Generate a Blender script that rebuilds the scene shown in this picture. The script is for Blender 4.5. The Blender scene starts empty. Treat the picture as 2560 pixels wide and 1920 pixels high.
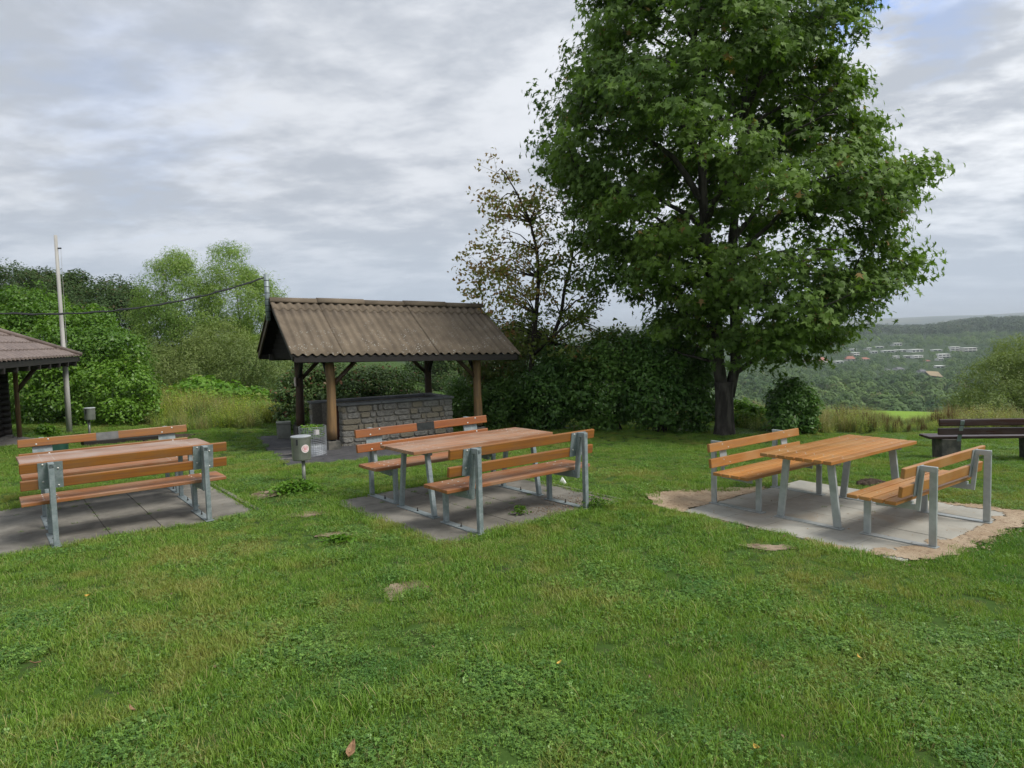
import bpy, math, random
import numpy as np
from mathutils import Vector, Matrix
random.seed(7)
S = bpy.context.scene
COL = S.collection
R = math.radians

# ------------------------------------------------------------------ camera, sky, sun, exposure
F = 1771.2284                       # focal length in pixels of the 2560 px wide photograph
A = np.array([[0.99960823, -0.00192591, -0.02792269],
              [-0.02798903, -0.06878253, -0.99723898],
              [0.0, 0.99762982, -0.06880949]])
EYE = np.array([0.0, 0.0, 2.0])
cam_d = bpy.data.cameras.new('camera')
cam = bpy.data.objects.new('camera', cam_d); COL.objects.link(cam)
cam_d.sensor_width = 36.0; cam_d.lens = 36.0 * F / 2560.0
cam_d.clip_start = 0.05; cam_d.clip_end = 40000
m = Matrix.Identity(4)
for i in range(3):
    m[i][0] = A[0][i]; m[i][1] = -A[1][i]; m[i][2] = -A[2][i]; m[i][3] = EYE[i]
cam.matrix_world = m
S.camera = cam

SUN_EL, SUN_AZ = R(50), R(116)       # azimuth clockwise from the viewing direction
w = bpy.data.worlds.new("World"); S.world = w; w.use_nodes = True
def build_world():
    nt = w.node_tree; nt.nodes.clear(); N = nt.nodes; L = nt.links
    def nd(t, **k):
        n = N.new(t)
        for a, b in k.items(): setattr(n, a, b)
        return n
    def math_(op, a, b=None, clamp=False):
        n = nd('ShaderNodeMath', operation=op, use_clamp=clamp)
        for i, v in enumerate((a, b)):
            if v is None: continue
            if isinstance(v, (int, float)): n.inputs[i].default_value = v
            else: L.new(v, n.inputs[i])
        return n.outputs[0]
    def mixc(fac, c1, c2, blend='MIX'):
        n = nd('ShaderNodeMixRGB', blend_type=blend)
        for i, v in zip((0, 1, 2), (fac, c1, c2)):
            if isinstance(v, (int, float)): n.inputs[i].default_value = v
            elif isinstance(v, tuple): n.inputs[i].default_value = (*v, 1)
            else: L.new(v, n.inputs[i])
        return n.outputs[0]
    sky = nd('ShaderNodeTexSky', sky_type='NISHITA', sun_disc=False, sun_elevation=SUN_EL, sun_rotation=SUN_AZ,
             air_density=1.0, dust_density=1.0, ozone_density=1.5)
    tc = nd('ShaderNodeTexCoord')
    nrm = nd('ShaderNodeVectorMath', operation='NORMALIZE'); L.new(tc.outputs['Generated'], nrm.inputs[0])
    sep = nd('ShaderNodeSeparateXYZ'); L.new(nrm.outputs[0], sep.inputs[0])
    zc = math_('MAXIMUM', sep.outputs[2], 0.0)
    den = math_('ADD', zc, 0.17)
    px = math_('DIVIDE', sep.outputs[0], den); py = math_('DIVIDE', sep.outputs[1], den)
    comb = nd('ShaderNodeCombineXYZ'); L.new(px, comb.inputs[0]); L.new(py, comb.inputs[1])
    def noise(scale, detail, rough, off, dist=0.0):
        mp = nd('ShaderNodeMapping'); mp.inputs['Location'].default_value = off
        mp.inputs['Scale'].default_value = (1, 1.25, 1)
        mp.inputs['Rotation'].default_value = (0, 0, .3)
        L.new(comb.outputs[0], mp.inputs[0])
        n = nd('ShaderNodeTexNoise'); n.inputs['Scale'].default_value = scale; n.inputs['Detail'].default_value = detail
        n.inputs['Roughness'].default_value = rough; n.inputs['Distortion'].default_value = dist
        L.new(mp.outputs[0], n.inputs['Vector']); return n.outputs[0]
    big = noise(0.55, 3, .5, (3.1, 1.7, 0)); mid = noise(2.1, 8, .56, (0.4, 5.2, 0), .15); fine = noise(7.0, 7, .6, (8, 2, 0), .15)
    s1 = math_('MULTIPLY', big, .36); s2 = math_('MULTIPLY', mid, .46); s3 = math_('MULTIPLY', fine, .2)
    tot = math_('ADD', math_('ADD', s1, s2), s3)
    mr = nd('ShaderNodeMapRange'); L.new(tot, mr.inputs[0]); mr.inputs[1].default_value = .43; mr.inputs[2].default_value = .60
    mr.interpolation_type = 'SMOOTHSTEP'
    cloud = mixc(mr.outputs[0], (2.15, 2.33, 2.62), (3.35, 3.48, 3.72))
    # brighter where the veiled sun stands
    sd = (math.sin(R(58)) * math.cos(R(25)), math.cos(R(58)) * math.cos(R(25)), math.sin(R(25)))
    dt = nd('ShaderNodeVectorMath', operation='DOT_PRODUCT'); L.new(nrm.outputs[0], dt.inputs[0]); dt.inputs[1].default_value = sd
    glow = math_('POWER', math_('MAXIMUM', dt.outputs['Value'], 0.0), 5.0)
    glow = math_('MULTIPLY', glow, math_('ADD', math_('MULTIPLY', mr.outputs[0], .75), .05))
    cloud = mixc(glow, cloud, (5.5, 5.6, 5.7))
    # bluish thickening towards the horizon
    hz = nd('ShaderNodeMapRange'); L.new(zc, hz.inputs[0]); hz.inputs[1].default_value = 0.0; hz.inputs[2].default_value = .22
    hz.inputs[3].default_value = .75; hz.inputs[4].default_value = 0.0; hz.interpolation_type = 'SMOOTHSTEP'
    cloud = mixc(hz.outputs[0], cloud, (2.3, 2.68, 3.18))
    # gap in the cloud with blue sky
    def gap(px_, py_, rad, lo, hi):
        d = A.T @ np.array([(px_ - 1280) / F, (py_ - 960) / F, 1.0]); d /= np.linalg.norm(d)
        g = nd('ShaderNodeVectorMath', operation='DISTANCE'); L.new(nrm.outputs[0], g.inputs[0]); g.inputs[1].default_value = tuple(d)
        q = math_('DIVIDE', g.outputs['Value'], rad)
        q = math_('SUBTRACT', math_('ADD', 1.0, math_('MULTIPLY', math_('SUBTRACT', fine, .5), 2.6)), q)
        r_ = nd('ShaderNodeMapRange'); L.new(q, r_.inputs[0]); r_.inputs[1].default_value = lo; r_.inputs[2].default_value = hi
        r_.interpolation_type = 'SMOOTHSTEP'
        return r_.outputs[0]
    blue = mixc(1.0, sky.outputs[0], (.62, .78, 1.05), 'MULTIPLY')
    out = mixc(math_('MULTIPLY', gap(2150, -15, .075, -.1, .8), .8), cloud, blue)
    out = mixc(math_('MULTIPLY', gap(2370, 30, .07, -.1, 1.0), .3), out, blue)
    out = mixc(math_('MULTIPLY', gap(330, 245, .16, -.1, 1.3), .15), out, blue)
    bg = nd('ShaderNodeBackground'); L.new(out, bg.inputs[0]); bg.inputs[1].default_value = 0.1
    o = nd('ShaderNodeOutputWorld'); L.new(bg.outputs[0], o.inputs[0])
build_world()
sun_d = bpy.data.lights.new('sun', 'SUN'); sun_d.energy = 1.5; sun_d.angle = R(20); sun_d.color = (1.0, .965, .91)
sun = bpy.data.objects.new('sun', sun_d); COL.objects.link(sun)
sv = Vector((math.sin(SUN_AZ) * math.cos(SUN_EL), math.cos(SUN_AZ) * math.cos(SUN_EL), math.sin(SUN_EL)))
sun.rotation_euler = sv.to_track_quat('Z', 'Y').to_euler()
S.view_settings.view_transform = 'Standard'; S.view_settings.look = 'None'
S.view_settings.exposure = 1.28; S.view_settings.gamma = 1.0; S.view_settings.use_curve_mapping = False
S.cycles.max_bounces = 8; S.cycles.transparent_max_bounces = 8
S.cycles.volume_bounces = 0

# ------------------------------------------------------------------ where pixels of the photograph meet the world
SETS = {'L': ((-4.781, 8.483, 0.001), 0.650), 'M': ((-0.515, 8.334, 0.045), 0.674), 'N': ((3.713, 7.970, -0.117), 0.646)}
def sstep(x, a, b):
    t = np.clip((x - a) / (b - a), 0, 1); return t * t * (3 - 2 * t)
FR = [0, 22, 60, 90, 150, 300, 450, 600, 700, 900, 1300, 1700, 2000, 2400, 4000, 6000, 8000, 12000]
FZ = [0, 0, -3.6, -6.8, -20, -44, -46, -47, -47, -42, -25, -16, -13, -30, -60, 35, 78, 60]
def hgt(x, y):
    x = np.asarray(x, float); y = np.asarray(y, float)
    b = np.interp(x, [-14, -9, -5, -.5, 3.7, 8, 14], [.12, .1, 0, .045, -.117, -.2, -.3])
    s = np.interp(x, [-11, -5], [.006, .048])
    h = b - s * np.clip(y - 9.5, 0, 12.5)
    h = h + .012 * np.sin(x * 1.7 + .4) * np.cos(y * 1.3)
    r = np.hypot(x, y); az = np.arctan2(x, np.maximum(y, 1e-3))
    k = sstep(az, -.25, .12) * (y > 0)
    ridge = sstep(r, 1200, 1900) * (1 - sstep(r, 2300, 3200))
    far = sstep(r, 4500, 7500)
    h = h + k * (np.interp(r, FR, FZ) + ridge * ((az - .52) * 75 + 4 * np.sin(az * 45)) + far * (8 * np.sin(az * 19 + 1) + 4 * np.sin(az * 61)))
    for (px, py, pz), yaw in SETS.values():
        c, sn = math.cos(yaw), math.sin(yaw)
        u = (x - px) * c + (y - py) * sn; v = -(x - px) * sn + (y - py) * c
        q = 1 - sstep(np.maximum(abs(u), abs(v)), 1.3, 1.8)
        h = h * (1 - q) + (pz - .022) * q
    return h
def ray(px, py):                                        # full-size photo pixel -> direction with y = 1
    d = A.T @ np.array([(px - 1280) / F, (py - 960) / F, 1.0]); return d / d[1]
def at(px, py, Y): d = ray(px, py); return np.array([d[0] * Y, Y, 2.0 + d[2] * Y])
def onground(px, py, y0=1.5, y1=3000.0):
    d = ray(px, py); ys = np.geomspace(y0, y1, 1500); z = 2.0 + d[2] * ys - hgt(d[0] * ys, ys)
    i = np.argmax(z < 0)
    if z[i] >= 0: i = len(ys) - 1
    Y = ys[i]
    if i > 0:
        a_, b_ = ys[i - 1], ys[i]
        for _ in range(25):
            mm = (a_ + b_) / 2
            if 2.0 + d[2] * mm - float(hgt(d[0] * mm, mm)) < 0: b_ = mm
            else: a_ = mm
        Y = b_
    return np.array([d[0] * Y, Y, float(hgt(d[0] * Y, Y))])
D2F = 2560 / 2212.0
def atd(xd, yd, Y): return at(xd * D2F, yd * D2F, Y)     # same, from the 2212 px wide view

# ------------------------------------------------------------------ helpers
def tag(o, label=None, cat=None, group=None, kind=None):
    if label: o['label'] = label
    if cat: o['category'] = cat
    if group: o['group'] = group
    if kind: o['kind'] = kind
    return o
def empty(name, loc, rz=0, **k):
    o = bpy.data.objects.new(name, None); COL.objects.link(o); o.location = tuple(loc); o.rotation_euler = (0, 0, rz)
    o.empty_display_size = .1
    return tag(o, **k)
class MB:
    def __init__(s): s.v = []; s.f = []
    def add(s, vs, fs):
        n = len(s.v); s.v += [tuple(map(float, p)) for p in vs]; s.f += [tuple(i + n for i in f) for f in fs]; return s
    def box(s, x0, x1, y0, y1, z0, z1, M=None):
        vs = [(x, y, z) for x in (x0, x1) for y in (y0, y1) for z in (z0, z1)]
        if M is not None: vs = [tuple(M @ Vector(p)) for p in vs]
        return s.add(vs, [(0, 1, 3, 2), (4, 6, 7, 5), (0, 4, 5, 1), (2, 3, 7, 6), (0, 2, 6, 4), (1, 5, 7, 3)])
    def beam(s, p0, p1, w, d, up=(0, 0, 1)):            # rectangular bar from p0 to p1, w across, d along up-ish
        p0 = Vector(p0); p1 = Vector(p1); z = (p1 - p0); L = z.length; z.normalize()
        x = Vector(up).cross(z)
        if x.length < 1e-4: x = Vector((1, 0, 0)).cross(z)
        x.normalize(); y = z.cross(x)
        M = Matrix((x, y, z)).transposed().to_4x4(); M.translation = p0
        return s.box(-w / 2, w / 2, -d / 2, d / 2, 0, L, M)
    def tube(s, pts, rad, n=8, cap=True):
        pts = [Vector(p) for p in pts]; rs = rad if isinstance(rad, (list, tuple)) else [rad] * len(pts)
        vs = []; fs = []; prev = None
        for i, p in enumerate(pts):
            t = (pts[min(i + 1, len(pts) - 1)] - pts[max(i - 1, 0)]); t.normalize()
            if prev is None:
                a = Vector((0, 0, 1)) if abs(t.z) < .9 else Vector((1, 0, 0)); x = a.cross(t).normalized()
            else:
                x = prev - t * prev.dot(t); x.normalize()
            prev = x; y = t.cross(x)
            for k in range(n):
                a = 2 * math.pi * k / n; vs.append(p + (x * math.cos(a) + y * math.sin(a)) * rs[i])
        for i in range(len(pts) - 1):
            for k in range(n):
                k2 = (k + 1) % n; fs.append((i * n + k, i * n + k2, (i + 1) * n + k2, (i + 1) * n + k))
        if cap:
            fs.append(tuple(range(n - 1, -1, -1))); fs.append(tuple((len(pts) - 1) * n + k for k in range(n)))
        return s.add(vs, fs)
    def dome(s, c, r, h, axis=(0, 0, 1), n=8):
        c = Vector(c); q = Vector(axis).to_track_quat('Z', 'Y'); vs = []
        for rr, hh in ((r, 0), (r * .85, h * .55), (r * .45, h * .93)):
            for k in range(n):
                a = 2 * math.pi * k / n; vs.append(c + q @ Vector((rr * math.cos(a), rr * math.sin(a), hh)))
        vs.append(c + q @ Vector((0, 0, h))); fs = []
        for i in range(2):
            for k in range(n): fs.append((i * n + k, i * n + (k + 1) % n, (i + 1) * n + (k + 1) % n, (i + 1) * n + k))
        for k in range(n): fs.append((2 * n + k, 2 * n + (k + 1) % n, 3 * n))
        return s.add(vs, fs)
    def build(s, name, mat, parent=None, bevel=0, smooth=False, solid=0):
        me = bpy.data.meshes.new(name); me.from_pydata(s.v, [], s.f); me.update()
        o = bpy.data.objects.new(name, me); COL.objects.link(o)
        if mat: me.materials.append(mat)
        if smooth:
            for p in me.polygons: p.use_smooth = True
        if parent: o.parent = parent
        if solid:
            md = o.modifiers.new('s', 'SOLIDIFY'); md.thickness = solid; md.offset = -1
        if bevel:
            md = o.modifiers.new('b', 'BEVEL'); md.width = bevel; md.segments = 2; md.limit_method = 'ANGLE'; md.angle_limit = R(40)
        return o
def copy_tree(o, parent=None):
    c = o.copy(); COL.objects.link(c); c.parent = parent
    for ch in list(o.children): copy_tree(ch, c)
    return c
def np_mesh(name, V, FS, mat, parent=None, attr=None, smooth=False):
    """V (n,3); FS list of (m,k) index arrays"""
    me = bpy.data.meshes.new(name); me.vertices.add(len(V)); me.vertices.foreach_set('co', np.asarray(V, np.float32).ravel())
    tot = sum(f.size for f in FS); np_ = sum(len(f) for f in FS)
    me.loops.add(tot); me.polygons.add(np_)
    me.loops.foreach_set('vertex_index', np.concatenate([f.ravel() for f in FS]).astype(np.int32))
    ls = np.concatenate([np.full(len(f), f.shape[1]) for f in FS]); st = np.concatenate([[0], np.cumsum(ls)[:-1]])
    me.polygons.foreach_set('loop_start', st.astype(np.int32)); me.polygons.foreach_set('loop_total', ls.astype(np.int32))
    me.update(calc_edges=True)
    if attr is not None:
        a = me.attributes.new('rnd', 'FLOAT', 'FACE'); a.data.foreach_set('value', np.asarray(attr, np.float32))
    if smooth: me.polygons.foreach_set('use_smooth', np.ones(np_, bool))
    if mat: me.materials.append(mat)
    o = bpy.data.objects.new(name, me); COL.objects.link(o)
    if parent: o.parent = parent
    return o

# ------------------------------------------------------------------ materials
class Mat:
    def __init__(s, name):
        s.m = bpy.data.materials.new(name); s.m.use_nodes = True; s.nt = s.m.node_tree; s.N = s.nt.nodes; s.L = s.nt.links
        s.b = s.N['Principled BSDF']; s.out = s.N['Material Output']
    def nd(s, t, **k):
        n = s.N.new(t)
        for a, b in k.items(): setattr(n, a, b)
        return n
    def put(s, sock, v):
        if isinstance(v, (int, float)): sock.default_value = v
        elif isinstance(v, tuple): sock.default_value = (*v, 1) if len(v) == 3 and sock.type == 'RGBA' else v
        else: s.L.new(v, sock)
    def coord(s, kind='Object', scale=(1, 1, 1), rand=False, rot=(0, 0, 0)):
        if kind == 'World': src = s.nd('ShaderNodeNewGeometry').outputs['Position']
        else: src = s.nd('ShaderNodeTexCoord').outputs[kind]
        mp = s.nd('ShaderNodeMapping'); mp.inputs['Scale'].default_value = scale; mp.inputs['Rotation'].default_value = rot
        if rand:
            oi = s.nd('ShaderNodeObjectInfo'); vm = s.nd('ShaderNodeVectorMath', operation='SCALE')
            vm.inputs[0].default_value = (37, 19, 53); s.L.new(oi.outputs['Random'], vm.inputs['Scale'])
            ad = s.nd('ShaderNodeVectorMath', operation='ADD'); s.L.new(src, ad.inputs[0]); s.L.new(vm.outputs[0], ad.inputs[1]); src = ad.outputs[0]
        s.L.new(src, mp.inputs[0]); return mp.outputs[0]
    def noise(s, vec, scale, detail=4, rough=.5, dist=0):
        n = s.nd('ShaderNodeTexNoise'); s.put(n.inputs['Vector'], vec); n.inputs['Scale'].default_value = scale
        n.inputs['Detail'].default_value = detail; n.inputs['Roughness'].default_value = rough; n.inputs['Distortion'].default_value = dist
        return n.outputs[0]
    def rng(s, v, a, b, c=0., d=1., smooth=True):
        n = s.nd('ShaderNodeMapRange'); s.put(n.inputs[0], v)
        for i, x in zip((1, 2, 3, 4), (a, b, c, d)): n.inputs[i].default_value = x
        if smooth: n.interpolation_type = 'SMOOTHSTEP'
        return n.outputs[0]
    def mix(s, f, a, b, blend='MIX'):
        n = s.nd('ShaderNodeMixRGB', blend_type=blend); s.put(n.inputs[0], f); s.put(n.inputs[1], a); s.put(n.inputs[2], b); return n.outputs[0]
    def math(s, op, a, b=0.):
        n = s.nd('ShaderNodeMath', operation=op); s.put(n.inputs[0], a); s.put(n.inputs[1], b); return n.outputs[0]
    def bump(s, h, strength=.3, dist=.01):
        n = s.nd('ShaderNodeBump'); n.inputs['Strength'].default_value = strength; n.inputs['Distance'].default_value = dist
        s.put(n.inputs['Height'], h); s.L.new(n.outputs[0], s.b.inputs['Normal'])
    def base(s, c, rough=.6, metal=0., spec=.5):
        s.put(s.b.inputs['Base Color'], c); s.put(s.b.inputs['Roughness'], rough); s.put(s.b.inputs['Metallic'], metal)
        s.b.inputs['Specular IOR Level'].default_value = spec; return s.m
    def island(s): return s.nd('ShaderNodeNewGeometry').outputs['Random Per Island']
    def attr(s, n='rnd'): a = s.nd('ShaderNodeAttribute'); a.attribute_name = n; return a.outputs['Fac']

def wood_mat(name, ca, cb, cgrey, grey=.3, rough=.4, axis=0):
    M = Mat(name); sc = [26., 26., 26.]; sc[axis] = 1.1
    v = M.coord('Object', tuple(sc), rand=True); g = M.noise(v, 1.0, 6, .6, .6)
    lo = M.noise(M.coord('Object', (1, 1, 1), rand=True), 3.0, 3)
    c = M.mix(M.rng(g, .3, .7), ca, cb)
    isl = M.rng(M.island(), 0, 1, .66, 1.2, False)
    c = M.mix(1.0, c, M.nd_rgb(isl) , 'MULTIPLY')
    c = M.mix(M.math('MULTIPLY', M.rng(M.math('ADD', M.math('MULTIPLY', lo, .6), M.math('MULTIPLY', g, .4)), .42, .62), grey), c, cgrey)
    M.bump(g, .12, .004)
    return M.base(c, M.rng(g, .3, .7, rough - .08, rough + .1), 0, .5)
def nd_rgb(s, v):
    n = s.nd('ShaderNodeCombineColor')
    for i in range(3): s.L.new(v, n.inputs[i])
    return n.outputs[0]
Mat.nd_rgb = nd_rgb
def metal_mat(name, ca, cb, rough=.45, metal=.6, sc=14):
    M = Mat(name); v = M.coord('Object', (1, 1, 1), rand=True)
    n = M.noise(v, sc, 5, .6); vo = M.nd('ShaderNodeTexVoronoi'); M.put(vo.inputs['Vector'], v); vo.inputs['Scale'].default_value = sc * 4
    f = M.math('ADD', M.math('MULTIPLY', n, .85), M.math('MULTIPLY', vo.outputs['Distance'], .18))
    return M.base(M.mix(M.rng(f, .35, .75), ca, cb), M.rng(n, .3, .7, rough - .08, rough + .12), metal)
def plain(name, ca, cb=None, rough=.6, metal=0., sc=6, spec=.5, bump=0, detail=5, kind='Object', scale=(1, 1, 1)):
    M = Mat(name)
    if cb is None: return M.base(ca, rough, metal, spec)
    n = M.noise(M.coord(kind, scale, rand=(kind == 'Object')), sc, detail, .6)
    if bump: M.bump(n, bump, .02)
    return M.base(M.mix(M.rng(n, .35, .65), ca, cb), rough, metal, spec)
def leaf_mat(name, ca, cb, cc=None, fc=.06, trans=.28, rough=.5, spec=.35, sc=.8, warm=None):
    M = Mat(name); r = M.attr(); n = M.noise(M.coord('World'), sc, 3, .5)
    f = M.math('ADD', M.math('MULTIPLY', r, .55), M.math('MULTIPLY', M.rng(n, .35, .65), .45))
    c = M.mix(f, ca, cb)
    if cc: c = M.mix(M.rng(r, 1 - fc, 1 - fc + .01), c, cc)
    if warm: 
        n2 = M.noise(M.coord('World'), sc * .9, 2, .5); c = M.mix(M.rng(n2, .5, .62), c, warm)
    M.base(c, rough, 0, spec)
    t = M.nd('ShaderNodeBsdfTranslucent'); tc = M.mix(1.0, c, (1.25, 1.35, .6), 'MULTIPLY'); M.put(t.inputs[0], tc)
    mx = M.nd('ShaderNodeMixShader'); mx.inputs[0].default_value = trans
    M.L.new(M.b.outputs[0], mx.inputs[1]); M.L.new(t.outputs[0], mx.inputs[2]); M.L.new(mx.outputs[0], M.out.inputs[0])
    return M.m
MT = {}
MT['wood_old'] = wood_mat('stained_wood', (.36, .115, .020), (.24, .065, .012), (.20, .10, .05), .3, .45)
MT['wood_front'] = wood_mat('ochre_stained_wood', (.36, .145, .026), (.25, .085, .016), (.20, .11, .05), .45, .45)
MT['wood_worn'] = wood_mat('worn_stained_wood', (.38, .18, .085), (.27, .125, .058), (.34, .235, .165), .75, .42)
MT['wood_left'] = wood_mat('dull_stained_wood', (.36, .20, .125), (.27, .145, .09), (.37, .28, .23), .9, .42)
MT['wood_seat'] = wood_mat('half_worn_stained_wood', (.35, .135, .045), (.24, .09, .03), (.30, .18, .11), .75, .42)
MT['wood_new'] = wood_mat('new_stained_wood', (.44, .195, .048), (.34, .135, .030), (.40, .24, .10), .5, .42)
MT['galv'] = metal_mat('weathered_galvanised_steel', (.20, .245, .25), (.31, .35, .36), .5, .35)
MT['galv_new'] = metal_mat('new_galvanised_steel', (.34, .37, .37), (.46, .49, .485), .42, .4, 5)
MT['bolt'] = plain('bolt_steel', (.5, .49, .46), rough=.3, metal=.5)
MT['rust'] = plain('dark_anchor_bolt', (.02, .018, .015), rough=.7)
MT['plaque'] = plain('slate_plaque', (.016, .019, .019), (.030, .034, .033), .6, sc=20, spec=.2)
def pave_mat():
    M = Mat('concrete_paving'); v = M.coord('Object', (1, 1, 1), rand=True)
    n = M.noise(v, 3.2, 8, .65, .3); n2 = M.noise(v, 60, 3, .6); st = M.noise(v, 1.3, 4, .6, .8)
    c = M.mix(M.rng(n, .3, .7), (.135, .128, .108), (.225, .21, .18))
    c = M.mix(M.math('MULTIPLY', M.rng(st, .52, .68), .5), c, (.055, .05, .042))
    c = M.mix(M.math('MULTIPLY', M.rng(n2, .5, .8), .25), c, (.06, .055, .05))
    i = M.rng(M.island(), 0, 1, .85, 1.12, False); c = M.mix(1.0, c, M.nd_rgb(i), 'MULTIPLY')
    M.bump(n2, .2, .004); return M.base(c, .8, 0, .3)
MT['pave'] = pave_mat()
def pave_new():
    M = Mat('new_concrete_paving'); v = M.coord('Object'); n = M.noise(v, 2.2, 7, .65, .3); n2 = M.noise(v, 80, 3, .6); st = M.noise(v, 1.6, 5, .6, .5)
    c = M.mix(M.rng(n, .3, .7), (.29, .285, .25), (.38, .37, .325))
    c = M.mix(M.math('MULTIPLY', M.rng(st, .5, .66), .45), c, (.30, .235, .16))
    c = M.mix(M.math('MULTIPLY', M.rng(n2, .55, .8), .2), c, (.12, .11, .09))
    i = M.rng(M.island(), 0, 1, .93, 1.06, False); c = M.mix(1.0, c, M.nd_rgb(i), 'MULTIPLY')
    M.bump(n2, .15, .003); return M.base(c, .85, 0, .3)
MT['pave_new'] = pave_new()
MT['joint'] = plain('joint_sand', (.05, .045, .036), (.09, .08, .06), .95, sc=30, spec=.1)
def sand_mat():
    M = Mat('sand'); v = M.coord('World'); n = M.noise(v, 2.2, 8, .65, .4); n2 = M.noise(v, 22, 6, .7); n3 = M.noise(v, 120, 3, .6)
    c = M.mix(M.rng(n, .35, .65), (.34, .255, .17), (.42, .335, .24))
    c = M.mix(M.math('MULTIPLY', M.rng(n2, .5, .68), .75), c, (.17, .11, .07))
    M.bump(M.math('ADD', n2, M.math('MULTIPLY', n3, .4)), .6, .03); return M.base(c, .95, 0, .1)
MT['sand'] = sand_mat()
MT['soil'] = plain('bare_soil', (.30, .235, .17), (.15, .11, .075), .95, sc=9, spec=.1, bump=.5, kind='World')
MT['dark_soil'] = plain('dark_soil', (.04, .03, .022), (.08, .06, .045), .95, sc=14, spec=.1, bump=.6, kind='World')
MT['bark'] = plain('bark', (.035, .031, .027), (.085, .077, .065), .9, sc=9, bump=.7, scale=(1, 1, .25), spec=.2)
MT['bark_thin'] = plain('thin_bark', (.03, .024, .02), (.06, .05, .04), .9, sc=20, bump=.4, spec=.2)
MT['bark_willow'] = plain('willow_bark', (.09, .085, .07), (.14, .13, .105), .9, sc=12, spec=.2)
MT['maple'] = leaf_mat('maple_leaf', (.052, .105, .02), (.165, .265, .045), (.26, .17, .06), .015, .36, .55, .25, .7)
MT['seeds'] = leaf_mat('maple_seed', (.20, .16, .06), (.34, .20, .09), None, 0, .2, .6, .2, 1.)
MT['rust_leaf'] = leaf_mat('browning_leaf', (.20, .25, .055), (.30, .25, .08), (.38, .22, .10), .2, .42, .6, .2, 1.3, warm=(.32, .20, .095))
MT['hedge'] = leaf_mat('hedge_leaf', (.065, .145, .030), (.16, .29, .055), (.16, .17, .05), .03, .28, .45, .35, 1.0)
MT['hedge_dark'] = leaf_mat('dark_hedge_leaf', (.058, .135, .030), (.13, .25, .048), (.10, .14, .04), .02, .25, .42, .35, 1.0)
MT['hedge_yel'] = leaf_mat('yellowing_hedge_leaf', (.085, .14, .028), (.20, .23, .045), (.24, .14, .06), .08, .3, .5, .3, 1.2)
MT['bramble'] = leaf_mat('bramble_leaf', (.045, .095, .022), (.12, .19, .05), (.20, .10, .05), .08, .22, .45, .4, .9)
MT['lime'] = leaf_mat('bright_leaf', (.055, .135, .016), (.15, .28, .028), (.22, .30, .05), .05, .35, .45, .35, .5)
MT['bush'] = leaf_mat('bush_leaf', (.048, .12, .015), (.16, .30, .03), (.2, .28, .05), .03, .32, .42, .4, .45)
MT['knot'] = leaf_mat('knotweed_leaf', (.07, .17, .02), (.17, .32, .035), (.25, .3, .08), .04, .35, .5, .3, 1.2)
MT['willow'] = leaf_mat('willow_leaf', (.12, .215, .048), (.27, .38, .085), (.26, .3, .12), .05, .35, .55, .25, .35)
MT['willow_low'] = leaf_mat('grey_willow_leaf', (.115, .17, .05), (.24, .30, .095), (.22, .24, .12), .04, .32, .55, .25, .35)
MT['farleaf'] = leaf_mat('wood_leaf', (.03, .065, .02), (.075, .12, .035), (.10, .085, .04), .06, .25, .55, .2, .15)
MT['farwood'] = leaf_mat('valley_wood_leaf', (.034, .085, .028), (.16, .24, .07), (.16, .14, .06), .05, .2, .6, .2, .02)
MT['hillwood'] = leaf_mat('hill_wood_leaf', (.028, .06, .026), (.085, .125, .05), (.11, .11, .05), .08, .1, .6, .1, .006)
def plank_dark():
    return wood_mat('tarred_wood', (.016, .010, .008), (.010, .007, .006), (.02, .016, .014), .4, .6)
MT['tarred'] = plank_dark()
MT['pitch_black'] = plain('black_stained_boards', (.007, .006, .006), (.012, .010, .009), .8, sc=9, spec=.1)
MT['litter'] = plain('leaf_litter', (.07, .04, .02), (.18, .12, .06), .8, sc=30, kind='World')
MT['plaque_grey'] = plain('grey_plaque', (.10, .105, .10), (.15, .15, .145), .5, sc=14)
MT['brown_top'] = wood_mat('dark_brown_bench_wood', (.052, .02, .018), (.03, .013, .013), (.09, .07, .07), .3, .33)
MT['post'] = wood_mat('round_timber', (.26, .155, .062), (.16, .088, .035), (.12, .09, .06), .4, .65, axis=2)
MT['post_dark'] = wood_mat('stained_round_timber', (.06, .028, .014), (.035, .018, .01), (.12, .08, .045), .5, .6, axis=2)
MT['pole'] = plain('weathered_white_pole', (.42, .41, .38), (.30, .29, .27), .7, sc=7, scale=(1, 1, .15), bump=.2)
MT['rope'] = plain('rope', (.35, .35, .33), rough=.8)
MT['black'] = plain('black_rubber', (.02, .022, .024), rough=.6)
MT['steel_bin'] = metal_mat('brushed_steel_bin', (.22, .235, .20), (.30, .31, .27), .4, .6, 3)
MT['steel_lid'] = metal_mat('pale_steel_lid', (.45, .48, .50), (.55, .57, .58), .4, .4, 4)
MT['zinc'] = metal_mat('zinc_box', (.17, .18, .155), (.26, .27, .235), .5, .5, 4)
MT['wire'] = plain('galvanised_wire', (.30, .31, .33), rough=.5, metal=.5)
MT['bag'] = plain('pale_plastic', (.42, .46, .50), (.56, .59, .62), .5, sc=8)
MT['sticker_white'] = plain('sticker_white', (.75, .70, .68), rough=.5)
MT['sticker_red'] = plain('sticker_red', (.70, .22, .25), rough=.5)
MT['pinksign'] = plain('pale_sign', (.55, .45, .43), rough=.6)
MT['paper'] = plain('grey_notice', (.13, .14, .16), rough=.5)
MT['tissue'] = plain('white_tissue', (.75, .75, .74), rough=.9)
MT['green_tub'] = plain('dark_green_plastic', (.012, .05, .035), (.02, .07, .05), .45, sc=5)
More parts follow.
